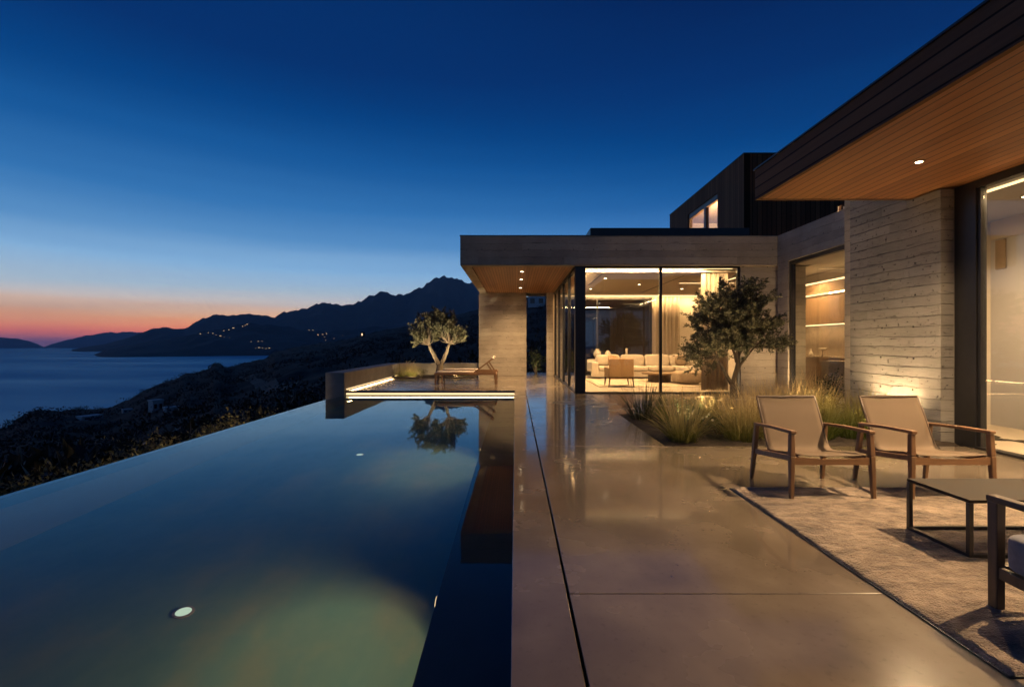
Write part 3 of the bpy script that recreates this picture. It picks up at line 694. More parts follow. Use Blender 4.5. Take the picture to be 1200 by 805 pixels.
# curtains
def curtain(x0, x1, y, z0, z1, amp, wl, lab):
    b = MB(); n = int((x1-x0)/wl*10); vs = []; fs = []
    cr = random.Random(int(x0*100))
    ph = [cr.uniform(0,6.28) for _ in range(3)]
    for i in range(n+1):
        x = x0+(x1-x0)*i/n
        for k in range(5):
            z = z0+(z1-z0)*k/4
            a = amp*(1 - .25*k/4)
            yy = y + a*math.sin(2*math.pi*(x-x0)/wl + .5*math.sin(x*3+ph[0])) + .3*a*math.sin(2*math.pi*(x-x0)/wl*.37+ph[1]+z*.2)
            vs.append((x, yy, z))
    for i in range(n):
        for k in range(4): fs.append((i*5+k, (i+1)*5+k, (i+1)*5+k+1, i*5+k+1))
    o = b.add(vs, fs).build('curtain', M['curtain'], smooth=True)
    s = o.modifiers.new('solid', 'SOLIDIFY'); s.thickness = .006
    tag(o, lab, 'curtain', None)
curtain(5.95,7.15,21.02,.02,3.42,.055,.17, 'long cream curtain on the back wall beside the dark window')
lamp('AREA', (5.85,13.95,3.50), 14, (1,.62,.29), (5.85,14.3,1.3), .7, sy=.04)
curtain(5.50,6.30,14.32,.02,3.48,.05,.13, 'sheer curtain gathered at the right end of the front window')

# kitchen wing seen through side window
fr = MB().box(7.33,7.45,12.86,12.947,0,3.598).box(7.33,7.45,8.78,12.86,3.50,3.598).box(7.33,7.45,8.78,12.86,0,.04).box(7.33,7.45,8.76,8.84,.041,3.499).build('kitchen_window', M['black'], hs)
MB().box(7.385,7.40,8.842,12.858,.042,3.498).build('pane', M['glass'], fr)
MB().box(7.3,9.8,8.76,18,-.06,-.007).build('kitchen_floor', M['floor'], hs)
MB().box(7.52,9.8,8.76,13.57,3.60,3.64).box(8.31,9.8,13.57,18,3.60,3.64).build('kitchen_ceiling', M['ceiling'], hs)
MB().box(9.6,9.8,8.76,18,-.05,3.598).box(8.31,9.6,17.8,18,-.05,3.598).build('kitchen_wall', M['plaster'], hs)
t = thing('kitchen_unit', 'walnut kitchen wall unit with lit shelves behind the side window', 'cabinet', (9.4,14.5,0))
MB().box(9.22,9.596,11.0,16.4,1.98,3.25).build('upper_cabinet', M['cab'], t)
MB().box(9.0,9.596,11.0,16.4,0,.98).build('lower_cabinet', M['cab'], t)
MB().box(8.92,9.596,10.98,16.45,.984,1.02).build('countertop', M['counter'], t)
MB().box(9.55,9.596,11.0,16.4,1.022,1.977).build('splashback', M['counter'], t)
MB().box(9.16,9.216,11.0,16.35,3.22,3.26).box(9.3,9.34,11.0,15.9,1.945,1.975).box(9.17,9.217,11.0,15.3,2.86,2.90).box(9.5,9.545,16.36,16.40,1.03,1.94).build('led_strip', M['led'], t)
lamp('SPOT', (8.6,14.6,3.5), 170, (1,.60,.27), (8.9,14.6,0), .06, 150, .8); lamp('SPOT', (8.5,11.2,3.5), 90, (1,.60,.27), (8.5,11.2,0), .06, 150, .8)
lamp('AREA', (9.3,13.6,1.93), 12, (1,.6,.28), (9.3,13.6,1), .05, sy=4.5)
for x, y, lab, pr in ((9.1,14.9,'small glass carafe on the kitchen counter left of the goblet',[(.06,0),(.065,.05),(.03,.14),(.022,.2),(.03,.22)]),(9.1,14.35,'pale footed goblet on the kitchen counter',[(.06,0),(.012,.03),(.012,.17),(.11,.2),(.11,.25)])):
    tag(MB().lathe((x,y,1.022), pr).build('glassware', M['ceramic'], smooth=True), lab, 'glassware')
t = thing('kitchen_island', 'wooden kitchen bar low behind the side window', 'counter', (8.3,12.0,0))
MB().box(8.35,8.9,11.6,13.2,0,.9).build('body', M['counter'], t); MB().box(8.3,8.95,11.55,13.25,.903,.94).build('worktop', M['counter'], t)

# right-hand room with sliding door
fr = MB().box(6.135,6.26,6.45,6.765,0,ZS-.003).build('door_jamb', M['black'], hs, bevel=.005)
dr = MB().box(6.14,6.26,-4,6.447,3.47,ZS-.003).box(6.12,6.27,-4,6.447,0,.03).build('sliding_door', M['black'], hs)
MB().box(6.16,6.24,6.405,6.446,.031,3.469).build('door_stile', M['black'], dr); MB().box(6.16,6.24,3.86,3.95,.031,3.469).build('door_stile', M['dark_wood'], dr)
MB().box(6.192,6.207,3.952,6.403,.032,3.468).build('pane', M['door_glass'], dr); MB().box(6.192,6.207,-4,3.858,.032,3.468).build('pane', M['door_glass'], dr)
MB().box(6.28,8.25,-4,8.4,-.06,-.005).build('room_floor', M['floor'], hs)
MB().box(6.28,8.25,-4,8.4,3.50,3.545).build('room_ceiling', M['white_wall'], hs)
MB().box(6.31,8.25,8.4,8.6,-.05,3.54).build('room_end_wall', M['plaster'], hs)
MB().box(8.25,8.45,-4,8.6,-.05,3.54).build('room_side_wall', M['white_wall'], hs)
MB().box(8.235,8.248,-4,8.39,3.18,3.50).build('ceiling_bulkhead', M['ceiling'], hs)
MB().box(6.47,6.54,1,8.2,3.485,3.498).build('ceiling_led', M['led'], hs)
tag(MB().box(8.225,8.247,8.12,8.3,2.66,3.16).build('wall_panel', M['pouf'], bevel=.01), 'small square bronze panel high on the lit wall behind the sliding door', 'wall panel')
downlight((7.3,6.9,3.5), 'ceiling light inside the room behind the sliding door', 'recessed lights in the right room ceiling', .06)
for y in (6.6,4.4,2.0): lamp('SPOT', (7.3,y,3.46), 185, (1,.66,.36), (7.3,y,0), .06, 150, .8)
lamp('AREA', (6.6,4.6,3.46), 60, (1,.63,.32), (6.6,4.6,0), .1, sy=6)

# exterior downlights
yl = [14.8,16.6,19.1]; nl = ['soffit downlight nearest the roof edge over the far terrace','middle soffit downlight over the far terrace','soffit downlight nearest the concrete wall over the far terrace']
for y, lb in zip(yl, nl):
    downlight((.2,y,ZS+.028), lb, 'downlights in the far terrace soffit', .05)
    lamp('SPOT', (.2,y,ZS-.01), 215, (1,.64,.32), (0,y+.5,0), .03, 130, 1.0)
ol = [(4.83,5.79,190),(4.83,3.55,500),(4.83,1.3,60)]  # last lamp is added out of view to lighten the near deck
downlight((4.83,5.79,ZS+.004), 'square bright downlight in the cedar soffit above the sling chairs', 'downlights in the overhang soffit', .04)
for x, y, pw in ol:
    lamp('SPOT', (x,y,ZS-.03), pw, (1,.66,.35), (x-.35,y-.05,0), .035, 128, .75)
# wall washer at the panel
t = thing('ground_uplight', 'small ground spotlight washing the rough concrete panel', 'uplight', (5.72,7.55,0))
b = MB().lathe((5.66,7.55,-.03), [(.05,0),(.05,.09),(.04,.11)]); b.build('body', M['black'], t)
MB().lathe((5.66,7.55,.0805), [(.034,0),(.03,.004)]).build('lens', M['lamp'], t)
lamp('SPOT', (5.70,7.55,.12), 180, (1,.66,.34), (5.98,7.55,1.0), .03, 118, 1.0)

# ------------------------------------------------------------------ living room furniture
t = thing('sofa', 'large cream corner sofa facing the front window', 'sofa', (5,19.5,0))
MB().box(3.0,7.3,19.2,20.3,.06,.30).box(6.35,7.3,17.2,19.19,.06,.30).build('base', M['sofa'], t, bevel=.03)
for x0, x1 in ((3.32,4.30),(4.32,5.30),(5.32,6.34),(6.36,7.26)):
    MB().pillow(x0,x1,19.15,20.05,.29,.50,6).build('seat_cushion', M['sofa'], t, smooth=True)
    MB().pillow(x0,x1,19.85,20.15,.44,.95,5).build('back_cushion', M['sofa'], t, smooth=True)
MB().pillow(6.37,7.26,17.22,19.13,.29,.50,7).build('seat_cushion', M['sofa'], t, smooth=True)
MB().box(3.0,3.30,19.15,20.3,.06,.66).build('arm', M['sofa'], t, bevel=.05)
MB().box(3.0,7.3,20.15,20.35,.06,.74).build('back', M['sofa'], t, bevel=.05)
for x, lab, c in ((3.55,'pale scatter cushion at the left end of the cream sofa','sofa'),(3.95,'tan scatter cushion next to the pale one on the sofa','leather'),(6.75,'brown scatter cushion at the right end of the sofa','pouf')):
    tag(MB().pillow(x-.25,x+.25,19.6,19.82,.5,.93,3.2).build('scatter_cushion', M[c], smooth=True), lab, 'cushion')
t = thing('lounge_chair', 'tan leather lounge chair with its back to the front window', 'armchair', (3.37,15.8,0))
b = MB()
vs = []
b.bar((2.98,15.45,.62),(3.78,15.45,.62),.10,.62); b.build('backrest', M['leather'], t, bevel=.03)
MB().box(3.0,3.76,15.52,16.2,.26,.44).build('seat', M['leather'], t, bevel=.04)
MB().box(2.96,3.04,15.5,16.15,.3,.62).build('arm', M['leather'], t, bevel=.02); MB().box(3.72,3.80,15.5,16.15,.3,.62).build('arm', M['leather'], t, bevel=.02)
for x, y in ((3.02,15.42),(3.74,15.42),(3.02,16.15),(3.74,16.15)):
    MB().bar((x+(x-3.38)*.12,y,0),(x,y+.03,.32),.02,.02,.045,.045).build('leg', M['dark_wood'], t)
t = thing('coffee_table', 'low round dark wood coffee table in the living room', 'table', (5.2,17.5,0))
MB().lathe((5.2,17.5,.30), [(.62,0),(.62,.05)], 32).build('tabletop', M['cab'], t)
MB().lathe((5.2,17.5,.0), [(.40,0),(.40,.298)], 24).build('base', M['dark_wood'], t)
tag(MB().pillow(5.42,6.28,16.15,16.95,.05,.46,5).build('pouf', M['pouf'], smooth=True), 'square brown pouf before the sofa, near the front window', 'pouf')
tag(MB().box(2.7,7.0,15.6,19.0,-.002,.014).build('rug', simple('pale_rug', (.55,.45,.33), .95, (.5,.4,.3), 4)), 'pale indoor rug under the living room furniture', 'rug')
t = thing('console_table', 'slim dark console behind the cream sofa', 'console', (4.2,20.65,0))
MB().box(3.2,5.4,20.5,20.85,.72,.76).build('tabletop', M['dark_wood'], t)
for x in (3.25,5.35): MB().box(x-.03,x+.03,20.52,20.83,0,.718).build('leg', M['dark_wood'], t)
for x, lab, pr in ((3.5,'rounded glass vase at the left end of the console',[(.08,0),(.17,.12),(.15,.28),(.07,.36),(.09,.40)]),(3.95,'second rounded vase on the console, a little smaller',[(.07,0),(.14,.1),(.12,.24),(.06,.3),(.07,.34)]),(4.75,'slim tall candle on the console',[(.05,0),(.05,.42),(.02,.44)])):
    tag(MB().lathe((x,20.68,.762), pr).build('vase' if 'vase' in lab else 'candle', M['ceramic'], smooth=True), lab, 'vase' if 'vase' in lab else 'candle')

# ------------------------------------------------------------------ outdoor furniture
def sling_profile():
    pts = [(-.345,.405),(-.30,.412),(-.12,.388),(.04,.356),(.12,.348),(.165,.362),(.19,.40),(.235,.50),(.29,.63),(.345,.745),(.395,.85)]
    return pts
def make_sling_chair(loc, lab):
    t = thing('sling_chair', lab, 'chair', (0,0,0), 'sling armchairs on the terrace')
    for sx in (-1,1):
        x = sx*.355
        l = MB(); l.bar((x*1.03,-.35,0),(x*1.0,-.335,.40),.034,.034,.046,.05,up=(0,1,0)); l.bar((x,-.335,.40),(x*.985,-.325,.595),.046,.05,.042,.046,up=(0,1,0)); l.build('front_leg', M['teak'], t, bevel=.008, world=False)
        l = MB(); l.bar((x*1.03,.375,0),(x,.335,.30),.034,.034,.044,.05,up=(0,1,0)); l.bar((x,.335,.30),(x*.98,.30,.572),.044,.05,.04,.044,up=(0,1,0)); l.build('back_leg', M['teak'], t, bevel=.008, world=False)
        a = MB(); a.bar((x*.98,-.36,.612),(x*.98,-.02,.602),.056,.03,.05,.028); a.bar((x*.98,-.02,.602),(x*.97,.33,.578),.05,.028,.046,.026); a.build('armrest', M['teak_x'], t, bevel=.008, world=False)
        MB().bar((x*.99,-.31,.375),(x*.99,.31,.298),.026,.05).build('side_rail', M['teak_x'], t, bevel=.005, world=False)
        MB().tube([(sx*.298, y, z-.012) for y, z in sling_profile()], .011, 8).build('sling_frame', M['dark_wood'], t, smooth=True, world=False)
    ap = MB()
    N = 12
    for k in range(N):
        u0 = -1+2*k/N; u1 = -1+2*(k+1)/N
        zt = lambda u: .392 - .022*(1-u*u)
        vs = [(u0*.332,-.352,.322),(u1*.332,-.352,.322),(u1*.332,-.328,.322),(u0*.332,-.328,.322),(u0*.332,-.352,zt(u0)),(u1*.332,-.352,zt(u1)),(u1*.332,-.328,zt(u1)),(u0*.332,-.328,zt(u0))]
        ap.add(vs, [(3,2,1,0),(4,5,6,7),(0,1,5,4),(2,3,7,6)] + ([(3,0,4,7)] if k == 0 else []) + ([(1,2,6,5)] if k == N-1 else []))
    ap.build('front_rail', M['teak_x'], t, world=False)
    MB().bar((-.33,.31,.29),(.33,.31,.29),.024,.05).build('back_rail', M['teak_x'], t, bevel=.004, world=False)
    MB().tube([(-.29,.395,.848),(.29,.395,.848)], .012, 8).build('top_rail', M['dark_wood'], t, world=False)
    # sling
    b = MB(); pr = sling_profile(); dense = []
    for i in range(len(pr)-1):
        for k in range(4):
            u = k/4; dense.append((pr[i][0]+(pr[i+1][0]-pr[i][0])*u, pr[i][1]+(pr[i+1][1]-pr[i][1])*u))
    dense.append(pr[-1])
    for _ in range(4): dense = [dense[0]] + [((dense[i-1][0]+2*dense[i][0]+dense[i+1][0])/4, (dense[i-1][1]+2*dense[i][1]+dense[i+1][1])/4) for i in range(1,len(dense)-1)] + [dense[-1]]
    n = len(dense); W = 10; vs = []; fs = []
    for i, (y, z) in enumerate(dense):
        for k in range(W+1):
            u = -1+2*k/W; sag = .018*(1-u*u)
            nx_, nz_ = (0, -1) if y < .12 else (.45, -.2)
            vs.append((u*.309, y + sag*nx_, z + .008 + sag*nz_*.8))
    for i in range(n-1):
        for k in range(W): fs.append((i*(W+1)+k, i*(W+1)+k+1, (i+1)*(W+1)+k+1, (i+1)*(W+1)+k))
    o = b.add(vs, fs).build('sling', M['sling'], t, smooth=True, world=False)
    s = o.modifiers.new('solid', 'SOLIDIFY'); s.thickness = .006
    t.location = loc; return t
sc = make_sling_chair((2.815,4.645,.0), 'teak sling armchair nearer the pool, before the feather grass')
dup(sc, (3.885,4.645,.0), 0, 'teak sling armchair before the lit concrete panel, beside the black table')

t = thing('coffee_table', 'thin black metal coffee table standing on the grey rug', 'table', (3.5,3.35,0))
X0, X1, Y0, Y1, ZTb = 2.91, 4.12, 3.10, 3.60, .398
MB().box(X0,X1,Y0,Y1,ZTb-.022,ZTb).build('tabletop', simple('black_stone_top', (.028,.019,.011), .6, (.024,.021,.019), 5, spec=.15), t, bevel=.003)
for x in (X0+.013, X1-.013):
    for y in (Y0+.013, Y1-.013): MB().box(x-.013,x+.013,y-.013,y+.013,.048,ZTb-.0225).build('leg', M['black'], t)
zb = .03
MB().box(X0,X0+.026,Y0,Y1,zb-.006,zb+.0175).box(X1-.026,X1,Y0,Y1,zb-.006,zb+.0175).box(X0+.027,X1-.027,Y0,Y0+.026,zb-.006,zb+.0175).box(X0+.027,X1-.027,Y1-.026,Y1,zb-.006,zb+.0175).build('floor_rail', M['black'], t)

t = thing('lounge_armchair', 'dark wood lounge armchair with grey cushion cut off by the right edge', 'armchair', (2.9,2.15,0))
AX0, AX1 = 2.485, 3.30
for x in (AX0+.025, AX1-.025):
    MB().bar((x,2.525,.0),(x,2.525,.575),.046,.05,.05,.054,up=(0,1,0)).build('leg', M['dark_wood'], t, bevel=.006)
    MB().bar((x,1.78,.0),(x,1.72,.62),.046,.05,.05,.054,up=(0,1,0)).build('leg', M['dark_wood'], t, bevel=.006)
    MB().bar((x,2.555,.59),(x,1.70,.605),.06,.034).build('armrest', M['dark_wood'], t, bevel=.008)
    MB().bar((x,2.50,.215),(x,1.80,.20),.032,.06).build('side_rail', M['dark_wood'], t, bevel=.005)
MB().box(AX0+.05,AX1-.05,2.50,2.53,.19,.25).build('front_rail', M['dark_wood'], t, bevel=.004)
MB().pillow(AX0-.012,AX1+.012,1.81,2.485,.247,.44,9).build('seat_cushion', M['cushion'], t, smooth=True)
MB().pillow(AX0+.06,AX1-.06,1.66,1.88,.42,.86,6).build('back_cushion', M['cushion'], t, smooth=True)

# rug: thick rounded pile
RX0, RX1, RY0, RY1 = 2.07, 5.6, 2.03, 4.66
b = MB(); nx, ny = 260, 200; vs = []; fs = []
def rugz(x, y):
    e = min(x-RX0, RX1-x, y-RY0, RY1-y)
    k = min(1, e/.03); k = math.sqrt(max(0, 1-(1-k)**2))
    return .004 + .021*k + .007*noise.noise(Vector((x*7,y*11,0)))*k + .005*noise.noise(Vector((x*29,y*29,4)))*k
def spaced(a, c, n): return [a, a+.006, a+.015, a+.03] + [a+.03+(c-a-.06)*i/n for i in range(1,n)] + [c-.03, c-.015, c-.006, c]
gx, gy = spaced(RX0,RX1,nx), spaced(RY0,RY1,ny)
for x in gx:
    for y in gy:
        w = .006*noise.noise(Vector((x*3,y*3,9)))
        vs.append((x+w, y+w, rugz(x,y)))
ny_ = len(gy)
for i in range(len(gx)-1):
    for j in range(ny_-1): fs.append((i*ny_+j, (i+1)*ny_+j, (i+1)*ny_+j+1, i*ny_+j+1))
rt = thing('rug', 'thick grey brown wool rug under chairs and black table', 'rug', (3.8,3.3,0))
b.add(vs, fs).build('pile', M['rug'], rt, smooth=True)
b = MB()
for (xa,ya,xb,yb) in ((RX0-.004,RY0-.004,RX0-.004,RY1+.004),(RX0-.004,RY1+.004,RX1,RY1+.004),(RX0-.004,RY0-.004,RX1,RY0-.004)):
    b.bar((xa,ya,.005),(xb,yb,.005),.008,.008)
b.build('edge_shadow', M['black'], rt)  # black strip standing in for the shadow line along the rug edge
sc.location.z = 0.0

# sun loungers
def make_lounger(loc, lab):
    t = thing('sun_lounger', lab, 'sun lounger', (0,0,0), 'sun loungers on the far terrace')
    f = MB().box(-1.06,1.06,-.325,-.285,.33,.40).box(-1.06,1.06,.285,.325,.33,.40).box(-1.06,-1.02,-.284,.284,.33,.40).box(1.02,1.06,-.284,.284,.33,.40)
    f.build('frame', M['teak_x'], t, bevel=.005, world=False)
    for x in (-1.0,1.0):
        for y in (-.29,.29): MB().bar((x*1.02,y,0),(x,y,.33),.04,.04,.06,.06,up=(0,1,0)).build('leg', M['teak'], t, world=False)
    s = MB()
    for k in range(17): x = -1.0 + k*.079; s.box(x,x+.062,-.28,.28,.382,.404)
    s.build('slats', M['teak_x'], t, world=False)
    b = MB(); b.bar((.30,-.26,.41),(.95,-.26,.90),.03,.045); b.bar((.30,.26,.41),(.95,.26,.90),.03,.045)
    for k in range(9):
        u = (k+.3)/9; b.bar((.30+.65*u,-.24,.41+.49*u),(.30+.65*u,.24,.41+.49*u),.055,.018,up=(-.6,0,.8))
    b.build('backrest', M['teak_x'], t, world=False)
    for sy in (-.2,.2): MB().bar((.72,sy,.70),(.92,sy,.40),.025,.025).build('prop', M['teak'], t, world=False)
    MB().pillow(.86,.97,-.22,.22,.865,.93,3).build('headrest', M['sofa'], t, smooth=True, world=False)
    MB().pillow(-1.0,.30,-.27,.27,.403,.45,8).build('seat_pad', M['sofa'], t, smooth=True, world=False)
    t.location = loc; return t
lg = make_lounger((-1.70,16.72,0), 'teak sun lounger with raised back, the one closer to the pool')
dup(lg, (-1.72,18.35,0), 0, 'teak sun lounger farther from the pool, partly hidden behind its twin')

# ------------------------------------------------------------------ planting
def blades(mb, n, h, spread, rad, w, rng, droop=.5, seg=4):
    for _ in range(n):
        a = rng.uniform(0,6.283); r0 = rad*math.sqrt(rng.random()); L = h*rng.uniform(.55,1.1)
        p = Vector((r0*math.cos(a+rng.uniform(-.6,.6)), r0*math.sin(a), 0)); lean = rng.uniform(.05,1)*spread
        d = Vector((math.cos(a)*lean, math.sin(a)*lean, 1)).normalized(); side = Vector((-math.sin(a), math.cos(a), 0)).lerp(Vector((rng.uniform(-1,1),rng.uniform(-1,1),0)), .5).normalized()
        vs = []
        for k in range(seg+1):
            ww = w*(1-k/seg*.85)
            vs += [p - side*ww/2, p + side*ww/2]
            d = (d + Vector((math.cos(a),math.sin(a),-.75))*(droop*lean*.55*(k+1)/seg)).normalized()
            p = p + d*(L/seg)
        mb.add(vs, [(2*k,2*k+1,2*k+3,2*k+2) for k in range(seg)])
def leaf(mb, p, d, up, L, W):
    s = d.cross(up)
    if s.length < 1e-3: s = d.orthogonal()
    s.normalize(); nn = s.cross(d)
    mb.add([p, p+d*L*.45+s*W/2+nn*W*.15, p+d*L, p+d*L*.45-s*W/2+nn*W*.15], [(0,1,2,3)])
def rdir(rng, zb=0):
    v = Vector((rng.gauss(0,1), rng.gauss(0,1), rng.gauss(0,1)+zb)); return v.normalized()
def grass(loc, h, rad, kind, lab, n=260, seed=0, name='feather_grass', spread=.95, grp=None, cat='grass tuft', w=.0035):
    rng = random.Random(seed); mb = MB(); blades(mb, n, h, spread, rad, w, rng, .55)
    if kind in ('stipa','stipa_g'):
        blades(mb, n//2, h*1.15, spread*1.25, rad*.7, w*.6, rng, .9, 5)
    o = mb.build(name, M[kind]); o.location = loc; tag(o, lab, cat, grp); return o
def bush(loc, h, rad, mname, lab, n=500, seed=0, name='shrub', L=.05, W=.018, cat='shrub', grp=None, flat=1.0):
    rng = random.Random(seed); t = thing(name, lab, cat, loc, grp)
    st = MB(); lv = MB()
    nb = 9
    for i in range(nb):
        a = rng.uniform(0,6.283); l = rng.uniform(.1,1)*rad; hh = h*rng.uniform(.6,1.0)*(1-.3*l/rad)
        tip = Vector((l*math.cos(a), l*math.sin(a), hh)); mid = tip*.5 + Vector((rng.uniform(-.1,.1)*rad, rng.uniform(-.1,.1)*rad, .08*h))
        st.tube([(0,0,-.05), mid, tip], [.012*h+.004, .008*h+.003, .003], 5)
        cl = rng.uniform(.18,.34)*rad + .05
        for _ in range(n//nb):
            u = rng.random(); base = mid.lerp(tip, u) if u > .2 else mid*(.6+2*u)
            p = base + rdir(rng)*cl*rng.random()**.5
            if p.z < .03: continue
            leaf(lv, p, (rdir(rng,.4)+ (p-base)*1.2).normalized(), rdir(rng), L*rng.uniform(.6,1.2), W*rng.uniform(.7,1.2))
    st.build('stem', M['bark'], t, world=False); lv.build('foliage', M[mname], t, world=False)
    return t
def olive(loc, lab, limbs, lobes, nleaf, lmat, bmat, seed, L=.055, W=.013):
    rng = random.Random(seed); t = thing('olive_tree', lab, 'tree', loc)
    tr = MB(); cr = MB()
    ends = []
    for pts, r0, r1 in limbs:
        n = len(pts); P = []
        for i in range(n-1):
            for k in range(3): P.append(Vector(pts[i]).lerp(Vector(pts[i+1]), k/3))
        P.append(Vector(pts[-1]))
        P = [p + Vector((rng.uniform(-1,1),rng.uniform(-1,1),0))*.012*(i > 0) for i, p in enumerate(P)]
        m = len(P); tr.tube(P, [r0+(r1-r0)*i/(m-1) for i in range(m)], 9); ends.append(P[-1])
    tot = sum(l[1][0]*l[1][1]*l[1][2] for l in lobes)
    for c, e in lobes: pass
    for c, e in lobes:
        c = Vector(c); src = min(ends, key=lambda q: (q-c).length)
        ncl = max(6, int(95*(e[0]*e[1]*e[2]/tot)))
        per = int(nleaf*(e[0]*e[1]*e[2]/tot)/ncl)
        for _ in range(ncl):
            d = rdir(rng); rr = rng.random()**.45
            q = c + Vector((d.x*e[0], d.y*e[1], d.z*e[2]))*rr
            mid = src.lerp(q, .5) + Vector((0,0,-.04)) + rdir(rng)*.05
            tr.tube([src, mid, q], [.016,.009,.003], 5, cap=False)
            tw = (q-mid).normalized()
            for s in range(5):
                td = (tw + rdir(rng,.25)*.9).normalized(); tl = rng.uniform(.16,.34)*(.7+.5*max(e))
                q0 = mid.lerp(q, rng.uniform(.35,1)); 
                for j in range(max(1, per//5)):
                    u = rng.random(); p = q0 + td*tl*u + rdir(rng)*.018
                    leaf(cr, p, (td*.7 + rdir(rng)).normalized(), rdir(rng), L*rng.uniform(.65,1.15), W*rng.uniform(.8,1.2))
    tr.build('trunk', M[bmat], t, smooth=True, world=False); cr.build('crown', M[lmat], t, world=False)
    return t
# near olive in the planting bed
olive((4.05,9.0,-.05), 'small dark olive tree in the planting bed by the living room window',
      [([(0,0,0),(.0,.02,.35),(-.02,0,.70)],.070,.052), ([(-.02,0,.68),(-.14,.05,.92),(-.30,.02,1.20)],.040,.020), ([(-.02,0,.68),(.05,-.05,1.0),(.08,.02,1.4)],.045,.02), ([(.0,0,.78),(.16,.05,1.05),(.36,-.05,1.38)],.034,.015), ([(.06,0,1.1),(.0,.1,1.45),(-.15,.05,1.75)],.026,.012),([(.08,0,1.1),(.25,.1,1.5),(.35,.05,1.9)],.024,.012)],
      [((-.55,0,1.35),(.42,.45,.42)),((-.30,.05,1.85),(.50,.5,.42)),((.20,0,2.15),(.48,.5,.48)),((.55,0,1.75),(.42,.45,.42)),((.10,0,1.55),(.55,.5,.40)),((.75,-.05,1.45),(.28,.3,.30)),((-.80,0,1.30),(.24,.3,.28)),((.0,0,1.9),(.6,.5,.45)),((.3,0,1.5),(.5,.45,.35)),((-.35,0,1.25),(.35,.4,.3)),((.0,0,2.0),(.8,.6,.62)),((.1,0,1.55),(.85,.55,.38)),((.38,0,2.38),(.30,.3,.30))],
      27000, 'olive', 'bark', 3, .072, .024)
olive((-3.2,20.3,-.02), 'round pale olive tree with forked trunk on the far terrace',
      [([(0,0,0),(.02,0,.35),(.05,0,.55)],.17,.13), ([(.02,0,.5),(-.18,0,.85),(-.42,0,1.35)],.11,.06), ([(.06,0,.5),(.25,0,.9),(.42,0,1.4)],.10,.055)],
      [((-.62,0,1.95),(.62,.6,.62)),((-.40,0,2.35),(.48,.5,.50)),((.55,0,2.05),(.60,.6,.62)),((.50,0,2.45),(.46,.5,.45)),((-.95,0,1.75),(.36,.4,.38)),((.98,0,1.8),(.34,.4,.38)),((.05,.1,1.95),(.5,.5,.5)),((.0,-.1,2.25),(.7,.6,.55)),((.0,.1,2.6),(.45,.4,.35)),((-.75,0,1.6),(.4,.45,.35)),((.8,0,1.6),(.4,.45,.35))],
      26000, 'olive_far', 'bark_pale', 8, .085, .032)
def added_spot(loc, aim, pw, ang, lab, col=(1,.68,.36)):  # spotlight added to light the olives; its tube hides the lamp from glass reflections
    p = Vector(loc); d = (Vector(aim)-p).normalized()
    t = thing('added_spotlight', lab, 'spotlight', loc)
    MB().tube([p-d*.03, p+d*.065], .042, 16, cap=False).tube([p-d*.035, p-d*.028], .042, 16).build('body', M['black'], t)
    MB().tube([(p.x,p.y,-.04),tuple(p)], .010, 8).build('spike', M['black'], t)
    lamp('SPOT', tuple(p+d*.04), pw, col, aim, .02, ang, .9)
added_spot((3.1,7.9,.10), (3.8,9.0,1.9), 85, 60, 'added black garden spotlight in the grass left of the near olive tree')
added_spot((5.0,8.2,.10), (4.4,9,1.9), 75, 60, 'added black garden spotlight in the grass right of the near olive tree')
added_spot((-4.75,18.8,.10), (-3.4,20.3,2.3), 230, 75, 'added black garden spotlight beside the low wall aimed at the far olive', (1,.76,.45))
added_spot((-1.5,19.0,.10), (-3.0,20.3,2.3), 230, 75, 'added black garden spotlight behind the loungers aimed at the far olive', (1,.76,.45))
lamp('SPOT', (7.18,12.0,.06), 75, (1,.66,.34), (6.7,13.5,2.6), .04, 130, 1.0)  # unseen spot added to warm the front wall and fascia

# planting bed
b = MB(); nx, ny = 60, 40; vs = []; fs = []
for i in range(nx+1):
    for j in range(ny+1):
        x = 2.052 + (7.28-2.052)*i/nx; y = 6.61 + (9.615-6.61)*j/ny
        e = min(1, min(x-2.052, y-6.61, 9.615-y)/.12)
        vs.append((x, y, -.05 + .05*e*(1+noise.noise(Vector((x*3,y*3,1)))) + .02*noise.noise(Vector((x*14,y*14,2)))*e))
for i in range(nx):
    for j in range(ny): fs.append((i*(ny+1)+j,(i+1)*(ny+1)+j,(i+1)*(ny+1)+j+1,i*(ny+1)+j+1))
structure('planting_soil', 'dark soil of the planting bed', 'soil', b.add(vs, fs), M['soil'], smooth=True)
G = 'feather grass tufts in the planting bed'
grass((2.36,9.0,0), .78, .20, 'spiky', 'dark spiky grass tuft at the far left corner of the planting bed', 150, 1, 'spiky_grass', .8, cat='grass tuft', w=.016)
